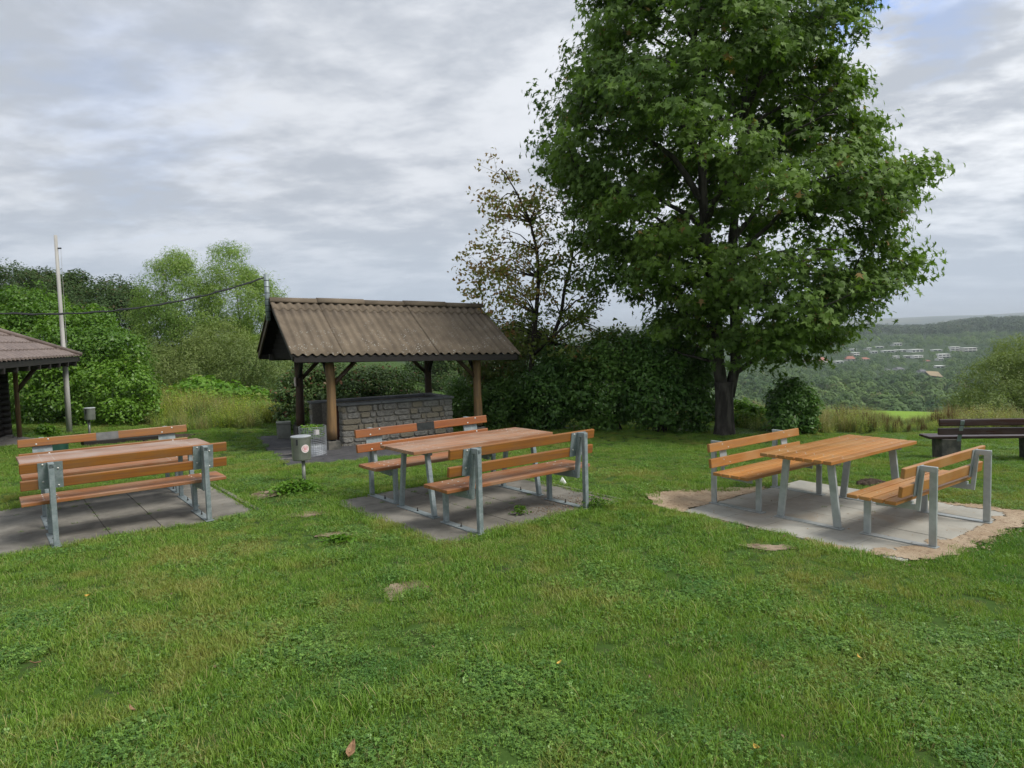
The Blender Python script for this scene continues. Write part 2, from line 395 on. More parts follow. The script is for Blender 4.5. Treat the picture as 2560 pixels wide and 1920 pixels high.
MT['asphalt'] = plain('asphalt', (.052, .052, .056), (.085, .083, .085), .85, sc=5, bump=.15, kind='World', spec=.3)
MT['asphalt_l'] = plain('path_gravel', (.12, .115, .105), (.17, .16, .15), .9, sc=8, bump=.2, kind='World', spec=.2)
MT['dryleaf'] = plain('dry_leaf', (.32, .19, .10), (.20, .11, .055), .7, sc=40)
MT['yelleaf'] = plain('yellow_leaf', (.5, .33, .06), rough=.7)
MT['concrete'] = plain('mossy_concrete', (.13, .12, .10), (.055, .055, .048), .9, sc=7, bump=.3)
def roof_mat():
    M = Mat('fibre_cement_roof'); v = M.coord('Object'); n = M.noise(v, 2.5, 7, .6); n2 = M.noise(v, 40, 4, .6)
    c = M.mix(M.rng(n, .3, .7), (.115, .09, .064), (.172, .136, .096))
    c = M.mix(M.math('MULTIPLY', M.rng(n2, .45, .75), .35), c, (.08, .065, .05))
    i = M.rng(M.island(), 0, 1, .92, 1.08, False); c = M.mix(1.0, c, M.nd_rgb(i), 'MULTIPLY')
    vo = M.nd('ShaderNodeTexVoronoi'); M.put(vo.inputs['Vector'], v); vo.inputs['Scale'].default_value = 21; vo.inputs['Randomness'].default_value = 1
    sp = M.rng(vo.outputs['Distance'], .2, .34, 1, 0)
    sep = M.nd('ShaderNodeSeparateXYZ'); M.L.new(v, sep.inputs[0])
    low = M.rng(M.math('ADD', sep.outputs[2], M.math('MULTIPLY', M.noise(v, 3, 3), .9)), -.15, .9, 1, .12)
    patch = M.rng(M.noise(v, 4, 6, .75), .49, .60)
    c = M.mix(M.math('MULTIPLY', M.math('MULTIPLY', sp, low), M.math('MULTIPLY', patch, .9)), c, (.42, .42, .38))
    M.bump(n2, .15, .006); return M.base(c, .85, 0, .25)
MT['roof'] = roof_mat()
MT['tile_roof'] = plain('brown_tile_sheet', (.14, .105, .09), (.185, .142, .122), .5, sc=4, spec=.4)
def stone_mat():
    M = Mat('grey_sandstone'); v = M.coord('Object'); n = M.noise(v, 14, 7, .65); n2 = M.noise(v, 55, 4, .6); i = M.island()
    c = M.mix(M.rng(n, .3, .7), (.13, .127, .115), (.25, .24, .215))
    c = M.mix(M.rng(i, .82, .84), c, M.mix(n, (.15, .132, .095), (.20, .18, .14)))
    c = M.mix(1.0, c, M.nd_rgb(M.rng(i, 0, 1, .8, 1.14, False)), 'MULTIPLY')
    M.bump(M.math('ADD', n, M.math('MULTIPLY', n2, .5)), .7, .03); return M.base(c, .9, 0, .2)
MT['stone'] = stone_mat()
MT['mortar'] = plain('mortar', (.20, .185, .155), (.14, .13, .11), .95, sc=25, bump=.4, spec=.1)
MT['slate'] = plain('slate_coping', (.085, .092, .095), (.135, .14, .14), .6, sc=6, bump=.1)
MT['rust_steel'] = plain('rusty_steel', (.075, .02, .014), (.04, .016, .012), .8, sc=8)

# ------------------------------------------------------------------ ground: one sheet out to the horizon
def ground_mat():
    M = Mat('ground_cover'); v = M.coord('World'); sp = M.nd('ShaderNodeSeparateXYZ'); M.L.new(v, sp.inputs[0])
    n = M.noise(v, .7, 5, .6); n2 = M.noise(v, 9, 6, .7); n3 = M.noise(v, 60, 4, .7)
    soil = M.mix(n3, (.018, .018, .010), (.06, .05, .03)); grass = M.mix(n3, (.022, .05, .009), (.07, .125, .025))
    near = M.mix(M.rng(n2, .3, .5), soil, grass)
    ln = M.nd('ShaderNodeVectorMath', operation='LENGTH'); M.L.new(v, ln.inputs[0]); r = ln.outputs['Value']
    nf = M.noise(v, .02, 4, .6)
    mead = M.mix(M.rng(n, .3, .7), (.16, .27, .03), (.20, .31, .045))
    c = M.mix(M.math('MULTIPLY', M.rng(r, 24, 30), M.rng(M.math('DIVIDE', sp.outputs[0], M.math('MAXIMUM', sp.outputs[1], .1)), .42, .5)), near, mead)
    dark = M.mix(nf, (.03, .055, .02), (.05, .08, .03)); c = M.mix(M.rng(r, 115, 130), c, dark)
    far = M.mix(M.rng(M.noise(v, .0012, 5, .6), .42, .58), (.03, .055, .03), (.12, .13, .06)); c = M.mix(M.rng(r, 2300, 2600), c, far)
    return M.base(c, .95, 0, .1)
def build_ground():
    rr = np.concatenate([np.arange(.5, 26, .15), np.geomspace(26, 14000, 120)]); na = 400
    an = np.linspace(0, 2 * np.pi, na, endpoint=False)
    X = np.outer(rr, np.sin(an)); Y = np.outer(rr, np.cos(an)); Z = hgt(X, Y)
    V = np.concatenate([[[0, 0, float(hgt(0, 0))]], np.stack([X.ravel(), Y.ravel(), Z.ravel()], 1)])
    i = np.arange(len(rr) - 1)[:, None] * na; k = np.arange(na)[None]; k2 = (k + 1) % na
    q = np.stack([1 + i + k, 1 + i + na + k, 1 + i + na + k2, 1 + i + k2], -1).reshape(-1, 4)
    t = np.stack([np.zeros(na, int), 1 + np.arange(na), 1 + (np.arange(na) + 1) % na], 1)
    o = np_mesh('ground', V, [q, t], ground_mat(), smooth=True); tag(o, kind='structure')
build_ground()

# ------------------------------------------------------------------ 2D masks
def inpoly(P, poly):
    x, y = P[:, 0], P[:, 1]; ins = np.zeros(len(P), bool); n = len(poly)
    for i in range(n):
        x0, y0 = poly[i][:2]; x1, y1 = poly[(i + 1) % n][:2]
        c = ((y0 > y) != (y1 > y)); ins ^= c & (x < (x1 - x0) * (y - y0) / ((y1 - y0) if y1 != y0 else 1e-9) + x0)
    return ins
_rs = np.random.RandomState(11); _tab = _rs.rand(256, 256)
def vnoise(x, y):
    x = np.asarray(x) + 1000; y = np.asarray(y) + 1000; xi = np.floor(x).astype(int); yi = np.floor(y).astype(int); fx = x - xi; fy = y - yi
    fx = fx * fx * (3 - 2 * fx); fy = fy * fy * (3 - 2 * fy); g = lambda a, b: _tab[a % 256, b % 256]
    return (g(xi, yi) * (1 - fx) + g(xi + 1, yi) * fx) * (1 - fy) + (g(xi, yi + 1) * (1 - fx) + g(xi + 1, yi + 1) * fx) * fy
def patch(name, poly, mat, step=.05, lift=.012, jag=.06, mound=0., hole=None, label=None, kind='structure', cat=None):
    poly = np.array([p[:2] for p in poly]); lo = poly.min(0) - .1; hi = poly.max(0) + .1
    nx = int((hi[0] - lo[0]) / step) + 2; ny = int((hi[1] - lo[1]) / step) + 2
    gx = lo[0] + np.arange(nx) * step; gy = lo[1] + np.arange(ny) * step; X, Y = np.meshgrid(gx, gy, indexing='ij')
    cx, cy = (X[:-1, :-1] + step / 2).ravel(), (Y[:-1, :-1] + step / 2).ravel()
    jx = cx + jag * (vnoise(cx * 9, cy * 9) - .5) * 2; jy = cy + jag * (vnoise(cx * 9 + 50, cy * 9) - .5) * 2
    keep = inpoly(np.stack([jx, jy], 1), poly)
    if hole is not None: keep &= ~hole(jx, jy)
    idx = np.arange(nx * ny).reshape(nx, ny)
    q = np.stack([idx[:-1, :-1], idx[1:, :-1], idx[1:, 1:], idx[:-1, 1:]], -1).reshape(-1, 4)[keep]
    Z = hgt(X, Y) + lift + mound * (vnoise(X * 5, Y * 5) * .6 + vnoise(X * 14, Y * 14) * .4)
    V = np.stack([X.ravel(), Y.ravel(), Z.ravel()], 1); u, inv = np.unique(q.ravel(), return_inverse=True)
    o = np_mesh(name, V[u], [inv.reshape(-1, 4)], mat, smooth=True); tag(o, label, cat, kind=kind); return poly
NO_GRASS = []
def Rp(k, x, y):
    o = {'3': (1580, 1050, 4.424), '4': (2060, 1050, 4.424), 'A': (0, 950, 3.16), 'B': (640, 1030, 6.9125), 'C': (0, 820, 5.53)}[k]
    return o[0] + x / o[2], o[1] + y / o[2]
def gp(k, pts): return [onground(*Rp(k, *p)) for p in pts]
sand_poly = gp('3', [(140, 845), (480, 800), (870, 790), (1200, 762), (1400, 760)]) + gp('4', [(1750, 960), (2000, 1005), (2212, 1020), (2420, 1090), (2212, 1190), (2010, 1260), (1700, 1400), (1500, 1500), (1150, 1560), (800, 1545), (500, 1510), (200, 1475), (0, 1425)]) + gp('3', [(1900, 1330), (1600, 1250), (1150, 1160), (1000, 1130), (600, 1040), (300, 960)])
def on_new_pad(x, y):
    (px, py, pz), yaw = SETS['N']; c, sn = math.cos(yaw), math.sin(yaw); u = (x - px) * c + (y - py) * sn; v = -(x - px) * sn + (y - py) * c
    lim = 1.243 - .22 * sstep(-v, .6, 1.2) * sstep(-u, .0, 1.0) * vnoise(x * 5, y * 5) * 1.6
    return (abs(u) < lim) & (abs(v) < lim)
NO_GRASS.append(patch('sand', sand_poly, MT['sand'], step=.04, lift=.016, mound=.016, jag=.05, hole=on_new_pad))
def disc(c, rx, ry, n=14):
    return [(c[0] + rx * math.cos(a) * (1 + .18 * math.sin(3 * a + c[0] * 5)), c[1] + ry * math.sin(a) * (1 + .2 * math.cos(2 * a + c[1] * 3))) for a in np.linspace(0, 2 * math.pi, n, endpoint=False)]
for (xd, yd, rx, ry) in ((570, 1070, .17, .13), (657, 1113, .19, .1), (727, 1155, .15, .07), (682, 1135, .10, .05), (872, 1277, .15, .13), (1668, 1183, .22, .07), (236, 1400, .09, .05)):
    g_ = onground(xd * D2F, yd * D2F); NO_GRASS.append(np.array(disc(g_, rx * .85, ry * .85))); (patch('soil_patch', disc(g_, rx * 1.3, ry * 1.3), MT['soil'], step=.025, lift=.006, mound=.012, jag=.05))
shel_poly = gp('B', [(0, 430), (230, 700), (540, 940), (1100, 905), (1900, 830), (2700, 740), (3400, 610), (3400, 380), (2200, 330), (1300, 300), (560, 405)])
NO_GRASS.append(patch('shelter_paving', shel_poly, MT['asphalt'], step=.06, lift=.014, jag=.02))
for cpt, rx, ry in (((500, 640), .34, .18), ((560, 745), .32, .14), ((420, 830), .5, .14)):
    patch('paving_slab', disc(onground(*Rp('B', *cpt)), rx, ry, 4), MT['asphalt_l'], step=.05, lift=.020, jag=.0)
path_poly = gp('A', [(-500, 440), (150, 452), (300, 462), (240, 500), (90, 525), (-500, 560)])
NO_GRASS.append(patch('path', path_poly, MT['asphalt_l'], step=.08, lift=.014, jag=.03))
NO_GRASS.append(patch('bare_earth', gp('A', [(640, 510), (1010, 440), (1560, 428), (1500, 455), (1290, 475), (900, 500)]), MT['dark_soil'], step=.05, lift=.014, jag=.05))

# ------------------------------------------------------------------ the three paved squares
def pad(key, us, vs, mat, mode):
    (x, y, z), yaw = SETS[key]; o = MB(); g = .006; rnd = random.Random(3)
    for i in range(len(us) - 1):
        for j in range(len(vs) - 1):
            dz = rnd.uniform(-.0015, .0015)
            o.box(us[i] + g / 2, us[i + 1] - g / 2, vs[j] + g / 2, vs[j + 1] - g / 2, -.06, dz - .001)
    s = o.build('paving_slabs', mat, bevel=.004); s.location = (x, y, z); s.rotation_euler = (0, 0, yaw); tag(s, kind='structure')
    b = MB().box(us[0] + .01, us[-1] - .01, vs[0] + .01, vs[-1] - .01, -.07, -.010).build('paving_joints', MT['joint'])
    b.location = (x, y, z); b.rotation_euler = (0, 0, yaw); tag(b, kind='structure')
pad('L', [-1.85, -1.25, -.27, .23, 1.23], [-1.24, -.28, .72, 1.2], MT['pave'], 0)
pad('M', [-1.25, -.25, .25, 1.25], [-1.25, -.25, .7, 1.2], MT['pave'], 0)
pad('N', [-1.25, -.75, -.25, .25, .75, 1.25], [-1.25, -.72, -.24, .24, .73, 1.25], MT['pave_new'], 1)
def uv2w(key, u, v, w_=0):
    (x, y, z), yaw = SETS[key]; c, s = math.cos(yaw), math.sin(yaw); return np.array([x + u * c - v * s, y + u * s + v * c, z + w_])
for k in ('L', 'M', 'N'):
    e = 1.26; NO_GRASS.append(np.array([uv2w(k, *p)[:2] for p in ((-1.86 if k == 'L' else -e, -e), (e, -e), (e, 1.24), (-1.86 if k == 'L' else -e, 1.24))]))
# concrete edging strip at the right side of two pads
for k in ('L', 'M'):
    (x, y, z), yaw = SETS[k]; kb = MB()
    for i in range(5): kb.box(1.262, 1.315, -1.2 + i * .49, -1.2 + i * .49 + .47, -.06, .006)
    o = kb.build('kerb_edging', MT['pave'], bevel=.006); o.location = (x, y, z); o.rotation_euler = (0, 0, yaw); tag(o, kind='structure')
# gritty dirt washed over the front right slab of the middle square
def dirt():
    rs = np.random.RandomState(5); m_ = MB()
    for _ in range(900):
        u = rs.uniform(.0, 1.2); v = -1.2 + abs(rs.normal(0, .28))
        if v > -.3 or vnoise(u * 4, v * 4) < .35: continue
        s = rs.uniform(.003, .009); p = uv2w('M', u, v, .001); m_.dome(p, s, s * .7, n=5)
    tag(m_.build('grit', MT['soil']), 'pale grit and small stones scattered on the front right slab of the middle square', 'grit', kind='stuff')
dirt()

# ------------------------------------------------------------------ tables and benches
def bolt_proto(parent, pos, axis=(0, 0, 1), r=.011, h=.006):
    global _bolt_me
    o = bpy.data.objects.new('bolt', _bolt_me); COL.objects.link(o); o.parent = parent; o.location = pos
    o.rotation_euler = Vector(axis).to_track_quat('Z', 'Y').to_euler(); o.scale = (r / .011,) * 3; return o
_b = MB().dome((0, 0, 0), .011, .006, n=8); _bolt_me = bpy.data.meshes.new('bolt'); _bolt_me.from_pydata(_b.v, [], _b.f); _bolt_me.materials.append(MT['bolt'])
for p_ in _bolt_me.polygons: p_.use_smooth = True
def anchor(parent, x, y, z):
    a = MB().tube([(x, y, z), (x, y, z + .012)], .011, 6).tube([(x, y, z + .012), (x, y, z + .04)], .005, 6).build('anchor_bolt', MT['rust'], parent); return a
def make_table(new, top_mat):
    root = empty('picnic_table', (0, 0, 0))
    LT, WT, ut, vt = (1.908, .816, .678, .389) if new else (1.981, .732, .752, .40)
    mt = MT['galv_new'] if new else MT['galv']; n = 8 if new else 7; gap = .016 if new else .007
    pw = (WT - gap * (n - 1)) / n; t = MB(); rnd = random.Random(5)
    for i in range(n):
        y0 = -WT / 2 + i * (pw + gap); e = rnd.uniform(-.004, .004)
        t.box(-LT / 2 + e, LT / 2 + e, y0, y0 + pw, .712, .75)
    top = t.build('tabletop', top_mat, root, bevel=.005)
    for s in (-1, 1):
        for i in range(n):
            y0 = -WT / 2 + i * (pw + gap) + pw / 2
            for d, q in ((-.035, -.25), (.035, .25)) if new else ((-.06, .2), (.06, -.2)):
                bolt_proto(top, (s * (ut - .03) + d, y0 + q * pw, .7495), r=.0065)
        fr = MB().box(s * ut - (.03), s * ut + .03, -WT / 2 + .06, WT / 2 - .06, .672, .711).build('crossbar', mt, root, bevel=.004)
        lw = .08 if new else .05; th = .032 if new else .05
        for q in (-1, 1):
            b = vt - .02 - lw / 2; tp = (.255 if new else .25)
            MB().beam((s * ut, q * b, .012), (s * ut, q * tp, .674), th, lw, up=(0, 1, 0)).build('leg', mt, root, bevel=.005)
        MB().box(s * ut - .045, s * ut + .045, -vt, vt, 0, .01).build('foot_plate', mt, root, bevel=.002)
        if not new: anchor(root, s * ut, 0, .01)
    return root
def make_bench(new, seat_m, rail_m, plaque=False):
    root = empty('picnic_bench', (0, 0, 0))
    if new: LR, up, Bo, hp, s0, s1, rb1, h1, h2, rb2, h3, h4 = 1.889, .647, .688, .771, -.03, .447, .525, .773, .673, .504, .597, .490
    else: LR, up, Bo, hp, s0, s1, rb1, h1, h2, rb2, h3, h4 = 1.979, .73, .659, .853, .016, .456, .531, .856, .754, .503, .678, .577
    mt = MT['galv_new'] if new else MT['galv']
    n = 4; gap = .018 if new else .008; pw = (s1 - s0 - gap * (n - 1)) / n; t = MB(); rnd = random.Random(9)
    for i in range(n):
        e = rnd.uniform(-.003, .003); y0 = s0 + i * (pw + gap); t.box(-LR / 2 + e, LR / 2 + e, y0, y0 + pw, .412, .45)
    seat = t.build('seat', seat_m, root, bevel=.006)
    sl = (rb1 - rb2) / ((h1 + h2) / 2 - (h3 + h4) / 2)      # backrest lean
    for rb, ha, hb in ((rb1, h1, h2), (rb2, h3, h4)):
        hm = (ha + hb) / 2; M = Matrix.Translation((0, rb, hm)) @ Matrix.Rotation(-math.atan(sl), 4, 'X')
        r_ = MB().box(-LR / 2, LR / 2, -.04, 0, -(ha - hb) / 2, (ha - hb) / 2, M).build('backrest_board', rail_m, root, bevel=.007)
        for s in (-1, 1):
            offs = ((-.055, -.022), (.055, .022)) if new else ((-.065, -.026), (.065, .026))
            for du, dz in offs:
                bolt_proto(r_, tuple(M @ Vector((s * up + du * (1 if not new else 1), -.0395, dz if not new else -dz))), axis=(0, -1, sl), r=.008 if new else .0125)
                if not new: bolt_proto(r_, tuple(M @ Vector((s * up + du, .0075, dz))), axis=(0, 1, -sl), r=.012)
        if plaque and rb == rb1:
            MB().box(-.13, .13, -.0425, -.036, -(ha - hb) / 2 + .001, (ha - hb) / 2 - .001, M).build('plaque', MT['plaque'], root)
    ps = .068 if new else .05; th = .030 if new else .05
    for s in (-1, 1):
        fr = MB(); x = s * up
        fr.box(x - .03, x + .03, .005, s1 + .02, .37, .411)                                  # rail under the seat
        frame = fr.build('side_frame', mt, root, bevel=.003)
        MB().box(x - .045, x + .045, -.03, Bo + .01, 0, .01).build('foot_plate', mt, frame, bevel=.002)
        MB().box(x - th / 2, x + th / 2, .0, ps, .01, .37).build('front_leg', mt, frame, bevel=.005)
        MB().box(x - th / 2, x + th / 2, Bo - ps, Bo, .01, hp - .012).build('rear_post', mt, frame, bevel=.005)
        MB().box(x - th / 2 - .002, x + th / 2 + .002, rb1 + .008, Bo, hp - .055, hp).build('top_bar', mt, frame, bevel=.004)
        lean = sl * 1.0; za = .33; aw = .042 if new else ps * .9; ya = rb1 + .008 + aw / 2; yb = ya - lean * (hp - za) * .75
        MB().beam((x, yb, za), (x, ya, hp - .02), th - .004, aw, up=(0, 1, 0)).build('hanging_arm', mt, frame, bevel=.004)
        MB().beam((x, .12, .345), (x, yb, za + .03), th - .006, .055, up=(0, 0, 1)).build('seat_bracket', mt, frame, bevel=.004)
        pwid = .13 if new else .215; hm = (h1 + h4) / 2
        M = Matrix.Translation((x, (rb1 + rb2) / 2 + .004, hm)) @ Matrix.Rotation(-math.atan(sl), 4, 'X')
        MB().box(-pwid / 2, pwid / 2, -.002, .004, -(h1 - h4) / 2 - (.0 if not new else .02), (h1 - h4) / 2 - .004, M).build('mounting_plate', mt, frame)
        for i in range(n):
            y0 = s0 + i * (pw + gap) + pw / 2
            for d in ((-.035, .035) if new else (-.062, .062)):
                bolt_proto(seat, (x + d, y0, .4495), r=.0065 if new else .009)
        if not new: anchor(frame, x, .30, .01)
    return root
def place(o, key, side, du, dv, label):
    (x, y, z), yaw = SETS[key]; v = (1 if side == 'B' else -1 if side == 'F' else 0) * dv; p = uv2w(key, du, v)
    o.location = tuple(p); o.rotation_euler = (0, 0, yaw + (math.pi if side == 'F' else 0))
    tag(o, label, 'bench' if side else 'table', 'picnic benches' if side else 'picnic tables'); return o
def remat(o, old, new):
    for c in [o] + list(o.children_recursive):
        if c.type == 'MESH' and c.data.materials and c.data.materials[0] == old:
            c.data = c.data.copy(); c.data.materials[0] = new
t_mid = make_table(False, MT['wood_worn']); place(t_mid, 'M', '', 0, 0, 'reddish plank table on the middle square, between its two benches')
t_left = copy_tree(t_mid); place(t_left, 'L', '', 0, 0, 'dull pinkish plank table on the left square, half behind a bench back'); remat(t_left, MT['wood_worn'], MT['wood_left'])
t_new = make_table(True, MT['wood_new']); place(t_new, 'N', '', 0, 0, 'bright new plank table with slanted shiny legs on the sandy right square')
b_mf = make_bench(False, MT['wood_seat'], MT['wood_front']); place(b_mf, 'M', 'F', -.042, .592, 'bench with its back to the viewer in front of the reddish middle table')
b_lf = copy_tree(b_mf); place(b_lf, 'L', 'F', -.037, .628, 'bench with its back to the viewer in front of the dull left table')
b_mb = make_bench(False, MT['wood_seat'], MT['wood_old'], True); place(b_mb, 'M', 'B', .015, .522, 'red-brown bench with dark plaque between the middle table and the stone counter')
b_lb = copy_tree(b_mb); place(b_lb, 'L', 'B', .048, .634, 'bench with grey plaque behind the dull left table'); remat(b_lb, MT['wood_old'], MT['wood_front']); remat(b_lb, MT['plaque'], MT['plaque_grey'])
b_nf = make_bench(True, MT['wood_new'], MT['wood_new']); place(b_nf, 'N', 'F', 0, .590, 'new shiny-framed bench right of the bright table, back to the viewer')
b_nb = copy_tree(b_nf); place(b_nb, 'N', 'B', -.031, .574, 'new shiny-framed bench left of the bright table, facing the viewer')

# ------------------------------------------------------------------ old dark bench at the right
def dark_bench():
    c = np.array([6.95, 11.75]); z = float(hgt(8.2, 12)) + .0
    root = empty('park_bench', (c[0], c[1], z), R(-7), label='old dark brown bench on concrete blocks, backrest towards the viewer, by the tall grass', cat='bench')
    L = 2.9; t = MB()
    for i in range(3): t.box(0 - (.11 * 0), L, .02 + i * .125, .02 + i * .125 + .112, .40, .445)
    sh = t.build('seat', MT['brown_top'], root, bevel=.012)
    for z0, y in ((.485, -.055), (.635, -.09)):
        MB().box(.10, L, y - .045, y, z0, z0 + .115).build('backrest_board', MT['brown_top'], root, bevel=.015)
    for x in (.36, 1.75, 2.6):
        if x < 2: MB().add([(x - .15, .03, -.05), (x + .15, .03, -.05), (x + .15, .36, -.05), (x - .15, .36, -.05), (x - .155, .0, .398), (x + .155, .0, .398), (x + .155, .39, .398), (x - .155, .39, .398)], [(3, 2, 1, 0), (4, 5, 6, 7), (0, 1, 5, 4), (1, 2, 6, 5), (2, 3, 7, 6), (3, 0, 4, 7)]).build('support_block', MT['concrete'], root, bevel=.015)
        if x != 1.75: MB().beam((x + .09, -.03, .37), (x + .09, -.155, .73), .06, .012, up=(0, 1, 0)).build('strap', MT['galv'], root)
dark_bench()

# ------------------------------------------------------------------ grill shelter
SH = dict(yaw=.503, cx=-2.896, cy=16.2, w=1.934, ze=1.697, zr=2.771, pu=1.634, pv=1.437, zb=-.256, g0=-1.376, g1=1.168, gv0=-1.064, gv1=.273, gz=.674)
def shelter():
    zb = SH['zb']; root = empty('grill_shelter', (SH['cx'], SH['cy'], 0), SH['yaw'], label='open timber shelter with brown corrugated roof over the stone counter', cat='shelter')
    L = 4.95; W = SH['w']; ze = SH['ze'] - .02; zr = SH['zr'] + .02; tilt = .030
    def rp(u, t, side, off=0.):      # t 0 at ridge, 1 at eave
        v = side * W * t; z = zr + (ze - zr) * t + off - tilt * u; return (u, v, z)
    rooff = MB(); lam = .177; ns = 28 * 8 + 1
    for side in (-1, 1):
        for t0, t1, lift in ((.145, 1.0, 0.), (0.0, .175, .012)):
            # sheets of five or six waves, each an island
            u0 = -L / 2; cuts = [0, 46, 91, 136, 181, ns - 1]
            for ci in range(5):
                a0, a1 = cuts[ci], cuts[ci + 1]; rows = 5; vs = []; fs = []; li = lift + .004 * (ci % 2)
                for j in range(rows):
                    t = t0 + (t1 - t0) * j / (rows - 1)
                    for k in range(a0, a1 + 1):
                        u = u0 + L * k / (ns - 1); vs.append(rp(u, t, side, .026 * math.sin(2 * math.pi * (u - u0) / lam) + li))
                n = a1 - a0 + 1
                for j in range(rows - 1):
                    for k in range(n - 1):
                        q = (j * n + k, j * n + k + 1, (j + 1) * n + k + 1, (j + 1) * n + k); fs.append(q if side < 0 else q[::-1])
                rooff.add(vs, [f[::-1] for f in fs])
    rf = rooff.build('roof', MT['roof'], root, smooth=True, solid=.012)
    rf.location = (0, 0, 0)
    # shift object origin so that its own z = 0 lies mid slope for the lichen pattern
    zc = (ze + zr) / 2
    for v_ in rf.data.vertices: v_.co.z -= zc
    rf.location = (0, 0, zc)
    cap = MB(); n = 5
    for i in range(n):
        u0 = -L / 2 + i * L / n; u1 = u0 + L / n + .05; o = .008 * (i % 2); r = .105 + o; vs = []; fs = []
        for k in range(13):
            a = math.pi * k / 12
            for u in (u0, u1): vs.append((u, r * 1.05 * math.cos(a), zr - .035 + o + r * math.sin(a) * .95 - tilt * u))
        for k in range(12): fs.append((2 * k, 2 * k + 1, 2 * k + 3, 2 * k + 2))
        cap.add(vs, fs)
    cap.build('ridge_cap', MT['roof'], root, smooth=True, solid=.012)
    # dark boarding under the sheets, fascia boards
    for side in (-1, 1):
        b = MB()
        for i in range(14):
            t0, t1 = .02 + i * .068, .02 + (i + 1) * .068 - .004
            vs = [rp(u, t, side, o) for u in (-L / 2 + .10, L / 2 - .10) for t in (t0, t1) for o in (-.05, -.07)]
            b.add(vs, [(0, 1, 3, 2), (4, 6, 7, 5), (0, 4, 5, 1), (2, 3, 7, 6), (0, 2, 6, 4), (1, 5, 7, 3)])
        b.build('roof_boarding', MT['pitch_black'], root)
        f = MB().beam(rp(-L / 2 + .06, .975, side, -.115), rp(L / 2 - .06, .975, side, -.115), .04, .13); f.build('eave_fascia', MT['tarred'], root, bevel=.004)
    for e in (-1, 1):
        for side in (-1, 1):
            u = e * (L / 2 - .05)
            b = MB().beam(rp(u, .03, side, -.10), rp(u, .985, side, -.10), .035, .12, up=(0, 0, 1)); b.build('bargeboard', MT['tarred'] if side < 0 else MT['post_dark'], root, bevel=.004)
        tri = MB(); u = e * (L / 2 - .30)
        for i in range(9):
            t0 = .12 + i * .1; t1 = t0 + .096; z0 = rp(u, t1, 1, -.1)[2]; z1 = rp(u, t0, 1, -.1)[2]; h = W * t0 - .03
            tri.box(u - .012, u + .012, -h, h, z0, z1)
        tri.build('gable_boarding', MT['pitch_black'], root)
    # wall plates, ties, posts with braces
    pu, pv = SH['pu'], SH['pv']; zp = ze - .09
    for side in (-1, 1): MB().beam((-L / 2 + .2, side * (pv), zp + .0 + tilt * 2), (L / 2 - .2, side * pv, zp - tilt * 2), .13, .15).build('wall_plate', MT['tarred'], root, bevel=.006)
    for e in (-1, 1): MB().beam((e * pu, -pv - .2, zp + .10 - tilt * e * pu), (e * pu, pv + .2, zp + .10 - tilt * e * pu), .12, .12).build('tie_beam', MT['tarred'], root, bevel=.006)
    for e in (-1, 1):
        for side in (-1, 1):
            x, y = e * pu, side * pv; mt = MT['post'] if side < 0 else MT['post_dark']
            p = MB(); pts = []; rad = []
            for k in range(9):
                t = k / 8; pts.append((x + .008 * math.sin(t * 5 + x), y + .008 * math.cos(t * 4), zb + .27 + t * (zp - zb - .27 - .04))); rad.append(.098 - .012 * t + .003 * math.sin(9 * t))
            post = p.tube(pts, rad, 14).build('post', mt, root, smooth=True)
            MB().tube([(x, y, zb + .22), (x, y, zb + .29)], .06, 10).build('post_shoe', MT['black'], post)
            s = .12; MB().add([(x - s - .02, y - s - .02, zb - .1), (x + s + .02, y - s - .02, zb - .1), (x + s + .02, y + s + .02, zb - .1), (x - s - .02, y + s + .02, zb - .1), (x - s, y - s, zb + .235), (x + s, y - s, zb + .235), (x + s, y + s, zb + .235), (x - s, y + s, zb + .235)], [(3, 2, 1, 0), (4, 5, 6, 7), (0, 1, 5, 4), (1, 2, 6, 5), (2, 3, 7, 6), (3, 0, 4, 7)]).build('post_footing', MT['concrete'], post, bevel=.012)
            MB().tube([(x - e * .04, y, zp - .50), (x - e * .52, y, zp - .03)], .045, 8).build('brace', MT['post_dark'], root, smooth=True)
            MB().tube([(x, y - side * .04, zp - .46), (x, y - side * .48, zp + .03)], .045, 8).build('brace', MT['tarred'], root, smooth=True)
    # small pale sign on the rear left post
    MB().box(-pu - .115, -pu - .095, pv - .15, pv - .02, .95, 1.16).build('post_sign', MT['pinksign'], root)
    # gable mast
    mst = MB().tube([(-L / 2 - .03, 0, 2.45), (-L / 2 - .03, 0, 3.42)], .052, 10).build('cable_mast', MT['galv'], root, smooth=True)
    for z in np.arange(2.5, 3.4, .13): MB().tube([(-L / 2 - .03, 0, z), (-L / 2 - .03, 0, z + .012)], .055, 10).build('mast_clamp', MT['black'], mst)
    return root
shelter()
